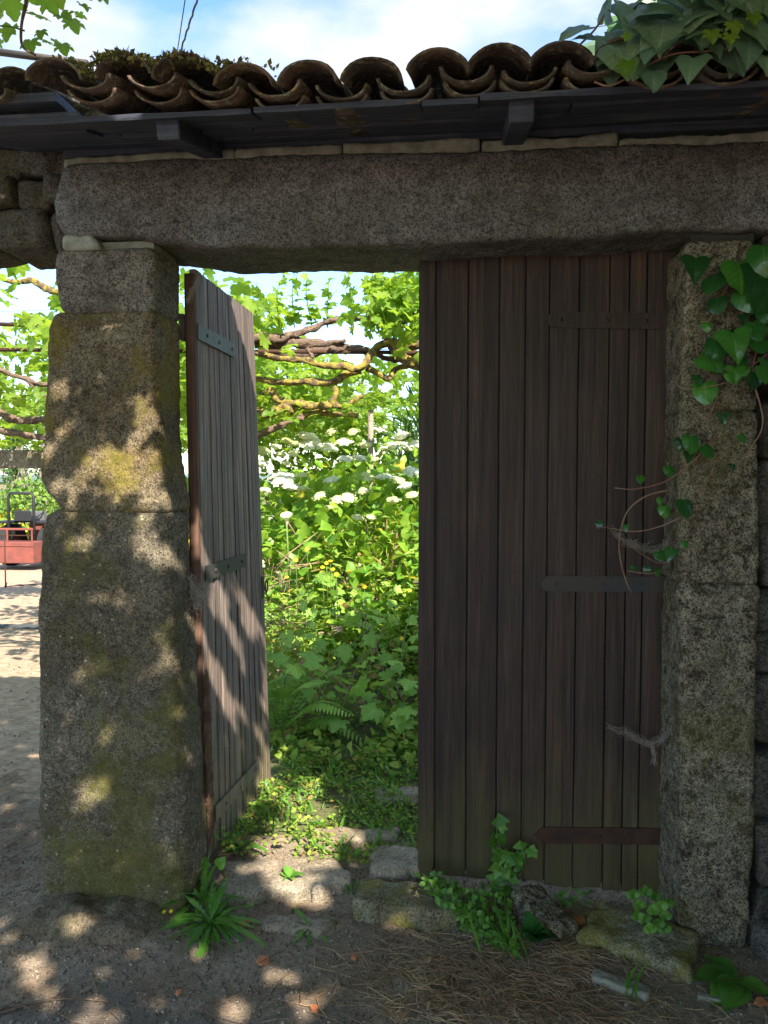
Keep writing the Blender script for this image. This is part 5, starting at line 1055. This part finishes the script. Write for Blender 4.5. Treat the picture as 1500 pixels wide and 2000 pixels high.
# ------------------------------------------------------------------ vine shoot hanging in at the top left and the canopy over the lane that places flecks and shade
vs = thing('grapevine', 'sunlit vine shoot hanging into view at the top left above the tiles', 'vine', at_d(40, -60, 2.3))
ob('stem', tube_mesh('stem', smooth_path([at_d(60, -60, 2.3), at_d(52, 0, 2.3), at_d(42, 50, 2.3), at_d(44, 90, 2.3), at_d(70, 108, 2.3)], 6), [.006, .003], M['bark_vine'], 7, .2), vs)
ob('stem', tube_mesh('stem', smooth_path([at_d(48, 60, 2.3), at_d(20, 52, 2.3), at_d(-20, 50, 2.3)], 6), [.003, .002], M['stem_green'], 5), vs)
ms = [mesh_np('leaf', V, Fc, M['leaf_vine']) for V, Fc in T_vine_hi]
for (px, py, s_, an) in ((20, 15, .10, 0), (60, 5, .08, 40), (88, 15, .09, 20), (70, 48, .09, 40), (22, 70, .08, -20), (60, 95, .08, 10), (120, 45, .07, 60), (140, 55, .08, 30), (110, 90, .06, 50), (122, 100, .07, 20), (85, 90, .05, 70), (150, 10, .08, 60), (160, 20, .05, 30), (195, 5, .06, 40), (5, 40, .08, -30), (105, -5, .09, 10), (35, -15, .1, 0), (150, 40, .05, 70), (0, 90, .05, -20), (80, 70, .05, 10), (200, -8, .06, 20), (-10, 10, .1, 0)):
    a = math.radians(an+rng.normal()*15); D = np.array([[math.sin(a), rng.normal()*.3, -math.cos(a)]]); N = np.array([[rng.normal()*.4, -.7+rng.normal()*.3, .7]]); ob('leaf', random.choice(ms), vs, mat4(frames(D, N)[0], at_d(px, py, 2.3+rng.uniform(-.12, .12))+[0, 0, s_*.3], s_*.62))
lv = thing('grapevine', 'vine canopy over the lane, with gaps cut and leaves added to place flecks and shade', 'vine', (3.0, -1.5, 0))
for pts in ([(3.0, -1.5, 0), (2.9, -1.4, 1.6), (2.4, -1.0, 3.1), (.8, -.5, 3.3), (-1.2, .1, 3.25), (-2.6, .5, 3.3)], [(2.4, -1.0, 3.1), (1.5, .6, 3.3), (.2, 1.6, 3.35), (-1.5, 1.9, 3.3)]):
    ob('branch', tube_mesh('branch', smooth_path(pts, 7), [.05, .02], M['bark_vine'], 8, .3), lv)
n = 20000; P = np.stack([rng.uniform(-2.6, 3.6, n), rng.uniform(-2.9, 2.15, n), rng.uniform(3.1, 3.7, n)], 1)
q2 = np.stack([rng.uniform(-.12, 1.15, 16000), np.full(16000, 2.8), rng.uniform(.1, 2.35, 16000)], 1)  # extra leaves added to keep sun off the right leaf and pillar
tt_ = (rng.uniform(3.15, 3.9, 16000)-q2[:, 2])/(-SUN_DIR[2]); q2 = q2-SUN_DIR*tt_[:, None]; q2 = q2[rng.random(16000) < .55]; q3 = np.stack([rng.uniform(-1.8, 1.4, 7000), np.full(7000, 2.2), rng.uniform(2.46, 2.64, 7000)], 1)
q3 = q3-SUN_DIR*((rng.uniform(3.15, 3.9, 7000)-q3[:, 2])/(-SUN_DIR[2]))[:, None]; P = np.vstack([P, q2, q3]); n = len(P)  # further leaves added to keep sun off the eave boards
def shadow_uv(P):      # coordinates across the sun's direction
    e1 = np.cross(SUN_DIR, [0, 0, 1.]); e1 /= np.linalg.norm(e1); e2 = np.cross(SUN_DIR, e1); return np.stack([P@e1, P@e2], 1)
gaps = []  # canopy holes cut so that sun flecks land at chosen spots
def gp(p, r_):
    if p[1] > 2.9:
        h = p-SUN_DIR*((p[1]-2.86)/SUN_DIR[1])
        if h[0] > -.24 or h[2] > 2.3: return        # the closed leaf or the lintel shades this spot anyway
    gaps.append((shadow_uv(np.array([p]))[0], r_))
for (px, py, r_) in ((210, 632, .035), (255, 622, .03), (170, 640, .03), (145, 700, .022), (205, 715, .03), (120, 760, .022), (285, 783, .03), (105, 850, .03), (98, 905, .03), (110, 930, .035), (150, 925, .03), (180, 905, .022), (285, 860, .038), (290, 905, .04), (245, 865, .03), (215, 945, .028), (270, 950, .035), (300, 985, .035), (175, 1042, .034), (265, 1030, .03), (300, 1060, .035), (330, 1090, .03), (215, 1165, .026), (265, 1180, .022), (128, 1255, .018), (203, 1305, .025), (165, 1540, .02), (190, 1165, .015), (310, 1240, .02)): gp(on_y(px, py, YF), r_)
for (px, py, r_) in ((68, 1878, .038), (92, 1942, .035), (175, 1982, .045), (460, 1975, .032), (557, 1906, .036), (600, 1980, .036), (385, 1878, .025), (150, 1825, .025), (5, 1800, .03)): gp(G(px, py), r_*1.1)
for (px, py, r_) in ((520, 1700, .055), (575, 1690, .06), (625, 1690, .05), (560, 1745, .04), (600, 1770, .03), (640, 1650, .06), (560, 1640, .05), (700, 1600, .07), (620, 1590, .06)): gp(G(px, py, .05), r_*1.4+.01)
for (px, py, r_) in ((395, 1080, .05), (420, 1160, .06), (440, 1210, .06), (470, 1190, .055), (490, 1220, .05), (505, 1260, .05), (400, 1300, .03), (430, 1370, .045), (450, 1420, .045), (505, 1330, .05), (515, 1400, .045), (495, 1450, .05), (505, 1500, .04), (465, 1300, .03), (520, 1290, .03), (385, 1010, .03)): gp(on_x(px, py, XL), r_)
uv = shadow_uv(P); keep = np.ones(n, bool)
for c_, r_ in gaps: keep &= np.hypot(uv[:, 0]-c_[0], uv[:, 1]-c_[1]) > r_*.8+.030
n0_ = len(gaps)
for q in range(46): gp(G(rng.uniform(500, 815), rng.uniform(1480, 1660), .03), rng.uniform(.03, .08))
uv = shadow_uv(P)
for c_, r_ in gaps[n0_:]: keep &= np.hypot(uv[:, 0]-c_[0], uv[:, 1]-c_[1]) > r_*.8+.03
xx, yy, zz_ = proj(P); keep &= ~((zz_ > 0) & (yy > -90) & (xx > -300) & (xx < 1800))
P = P[keep]; n = len(P); D = rng.normal(size=(n, 3)); D[:, 2] = D[:, 2]*.3-.3; scatter(lv, T_vine, P, D, rdir(n, 1.6, .5), rng.uniform(.06, .10, n), M['leaf_vine'], 0)

# ------------------------------------------------------------------ moss on tiles, cobwebs, root fibres
n = 1700; xs_ = np.concatenate([rng.normal(PX(210, 120, YE), .06, n//2), rng.normal(PX(360, 120, YE), .09, n//2)]); P = np.stack([xs_, rng.uniform(2.13, 2.24, n), np.zeros(n)], 1)
zc = np.interp(P[:, 0], [c[0] for c in cx], [c[1] for c in cx]); ph = np.zeros(n)
dist = np.min(np.abs(P[:, 0][:, None]-np.array([c[0] for c in cx])[None]), axis=1); P[:, 2] = zc-.060+.058*np.sqrt(np.clip(1-(dist/.09)**2, 0, 1))+(P[:, 1]-YE)*.27-.004+rng.random(n)*.006+.012*(dist > .06)
o = scatter(rf, T_small, P, rdir(n, .8), rdir(n, .5), rng.uniform(.008, .022, n), M['moss'], 0, stuff='moss')
o['label'] = 'moss tufts on the eaves at the left'
def web(label, pts, n, th, spread_):
    th *= .6; spread_ *= 1.7; n = int(n*1.6)
    mb = MB(); Pw = smooth_path(pts, 8)
    for q in range(n):
        i = rng.integers(0, len(Pw)-3); j = min(len(Pw)-1, i+rng.integers(2, 9)); off = rng.normal(size=3)*spread_; a = Pw[i]+off; b = Pw[j]+rng.normal(size=3)*spread_; mid = (a+b)/2+[0, 0, -.006]; mb.add(*tube([a, mid, b], th*rng.uniform(.5, 1.5), 3))
    ob('cobweb', mb.mesh('cobweb', M['web']), None, label=label, cat='cobweb')
web('dusty cobweb slung under the ivy stems across the right leaf', [on_y(px, py, 2.80) for px, py in ((1195, 1035), (1230, 1060), (1265, 1072), (1300, 1068), (1312, 1045))], 110, .0006, .006)
web('dusty cobweb hanging low on the right leaf beside the pillar', [on_y(px, py, 2.80) for px, py in ((1182, 1414), (1225, 1430), (1262, 1450), (1285, 1448), (1302, 1435))], 110, .0006, .005)
web('wisp of cobweb trailing from the lower web tip', [on_y(px, py, 2.80) for px, py in ((1272, 1452), (1278, 1468), (1276, 1492))], 40, .0006, .003)
web('pale cobweb in the top corner by the left leaf', [on_y(px, py, 2.82) for px, py in ((395, 530), (378, 560), (365, 590))], 40, .0006, .004)
web('clotted cobweb between the left pillar and the hinge edge', [on_y(px, py, 2.84) for px, py in ((362, 1120), (375, 1145), (384, 1165), (372, 1175), (360, 1180))], 240, .0009, .012)
mb = MB()
for q in range(650):
    z = .14+rng.random()**1.3*.62; y = 2.885+rng.random()*.05*(1.2-z); p = np.array([XL+.006+(2.36-z)*.009+rng.random()*.012, y, z]); d = rng.normal(size=3)*[.004, .012, .05]; mb.add(*tube([p-d, p+rng.normal(size=3)*.005, p+d], .0011, 3))
ob('root_fibres', mb.mesh('root_fibres', M['fibre']), g1, kind='stuff', label='dry root fibres clinging to the lower hinge edge')

# ------------------------------------------------------------------ overhead cables
for (x0, y0, x1, y1, lab, r_) in ((345, 110, 366, -30, 'thin overhead cable rising behind the tiles', .004), (350, 108, 398, -40, 'thicker twisted overhead cable rising behind the tiles', .007)):
    a = at_d(x0, y0, 6.0); b_ = at_d(x1, y1, 4.6); a = a+(a-b_)*1.5; t = np.linspace(0, 1, 60)[:, None]; Pw = a+(b_-a)*t*1.3
    if r_ > .005: Pw = Pw+.004*np.stack([np.sin(np.arange(60)*2.2), 0*np.arange(60), np.cos(np.arange(60)*2.2)], 1)
    ob('overhead_cable', tube_mesh('overhead_cable', Pw, r_, M['cable'], 5), None, label=lab, cat='cable')

# ------------------------------------------------------------------ tractor, stake, drain on the driveway
TD = 17.0; tb = at_d(26, 1112, TD); gz0 = float(gz(tb[0], tb[1])[0]); TZ = tb[2]
tr = thing('tractor', 'small red tractor with black roll bar and rear transport box on the driveway', 'tractor', tb)
M['red'] = simple('red', (0.22, 0.06, 0.045), .75, c2=(.14, .05, .04), sc=6); M['rubber'] = simple('rubber', (.025, .025, .025), .85); M['black'] = simple('black', (.02, .022, .025), .5)
def tz(y): return at_d(26, y, TD)[2]
def tx(px): return at_d(px, 1050, TD)[0]-at_d(26, 1050, TD)[0]
def tbx(name, c, h, mat, parent=tr, bev=.012): V, Fc = box(np.array(c)+[tb[0], tb[1], 0], h, bev=bev); return ob(name, MB().add(V, Fc).mesh(name, M[mat]), parent)
bx_ = tbx('transport_box', (0, 0, (tz(1098)+tz(1057))/2), (.60, .22, (tz(1057)-tz(1098))/2), 'red')
tbx('rib', (0, -.225, tz(1064)), (.60, .012, .012), 'red', bx_, .003); tbx('rail', (0, -.2, tz(1032)), (.60, .02, .025), 'red'); tbx('rail', (0, -.2, tz(1044)), (.6, .01, .012), 'iron_rust')
for s_ in (-1, 0, 1): tbx('rail_post', (s_*.57, -.2, (tz(1032)+tz(1057))/2), (.018, .018, (tz(1032)-tz(1057))/2), 'red')
tbx('bonnet', (0, 1.7, (tz(1018)+tz(1085))/2), (.27, .65, .30), 'red', bev=.05); tbx('chassis', (0, 1.1, tz(1085)), (.16, 1.0, .12), 'black'); tbx('fender', (-.42, .75, tz(1022)), (.14, .38, .03), 'black'); tbx('fender', (.42, .75, tz(1022)), (.14, .38, .03), 'black')
tbx('seat', (0, .6, tz(1018)), (.2, .2, .05), 'black', bev=.03); tbx('seat_back', (0, .42, tz(1010)), (.2, .04, .13), 'black', bev=.03); tbx('dashboard', (0, 1.05, tz(1015)), (.17, .08, .14), 'iron_grey', bev=.02)
rb = [(-.30, .35, tz(1085)), (-.30, .35, tz(972)), (-.26, .35, tz(964)), (.26, .35, tz(964)), (.30, .35, tz(972)), (.30, .35, tz(1085))]; ob('roll_bar', tube_mesh('roll_bar', np.array(rb)+[tb[0], tb[1], 0], .033, M['black'], 8), tr)
a = np.linspace(0, 2*np.pi, 20); ob('steering_wheel', tube_mesh('steering_wheel', np.stack([tb[0]+.19*np.cos(a), tb[1]+.95+.08*np.sin(a), tz(1000)+.15*np.sin(a)], 1), .014, M['black'], 6), tr)
def wheel(x, y, r_, w_):
    n = 26; a = np.linspace(0, 2*np.pi, n, endpoint=False); prof = [(-w_, r_*.55), (-w_, r_*.9), (-w_*.7, r_), (w_*.7, r_), (w_, r_*.9), (w_, r_*.55)]; V = []; zc = TZ+r_
    for px_, rr in prof:
        for i, q in enumerate(a): k_ = rr*(1+(.03 if i % 2 and rr > r_*.95 else 0)); V.append([tb[0]+x+px_, tb[1]+y+k_*math.cos(q), zc+k_*math.sin(q)])
    Fc = [(i*n+j, i*n+(j+1) % n, (i+1)*n+(j+1) % n, (i+1)*n+j) for i in range(len(prof)-1) for j in range(n)]; o = ob('wheel', MB().add(np.array(V), Fc).mesh('wheel', M['rubber']), tr)
    V = []
    for px_, rr in ((-w_*.6, r_*.56), (-w_*.3, .02), (w_*.3, .02), (w_*.6, r_*.56)):
        for q in a: V.append([tb[0]+x+px_, tb[1]+y+rr*math.cos(q), zc+rr*math.sin(q)])
    Fc = [(i*n+j, i*n+(j+1) % n, (i+1)*n+(j+1) % n, (i+1)*n+j) for i in range(3) for j in range(n)]; ob('rim', MB().add(np.array(V), Fc).mesh('rim', M['red']), o)
for s_ in (-1, 1): wheel(s_*.48, .75, .48, .13); wheel(s_*.42, 2.2, .28, .09)
st = thing('stake', 'thin rusty stake with a cross bar on the near edge of the driveway grass', 'stake', G(11, 1148)); g0 = G(11, 1148); top = at_d(9, 1050, proj(g0)[2])
ob('rod', tube_mesh('rod', [g0, top], .012, M['iron_rust'], 6), st); ob('rod', tube_mesh('rod', [G(8, 1148, .02), G(72, 1143, .02)], .01, M['iron_rust'], 6), st)
dg = thing('drain_grate', 'metal drain grating set across the driveway left of the pillar', 'drain', G(35, 1225)); c = G(35, 1225)
V, Fc = box(c+[-.2, 0, .004], (.75, .10, .004)); ob('frame', MB().add(V, Fc).mesh('frame', M['iron_black']), dg); mb = MB()
for q in range(60): mb.add(*box(c+[-.9+q*.024, 0, .012], (.005, .09, .006)))
ob('bars', mb.mesh('bars', M['iron_grey']), dg)
for o_ in list(S.objects):
    if o_.name.startswith('bars'): o_['kind'] = 'stuff'
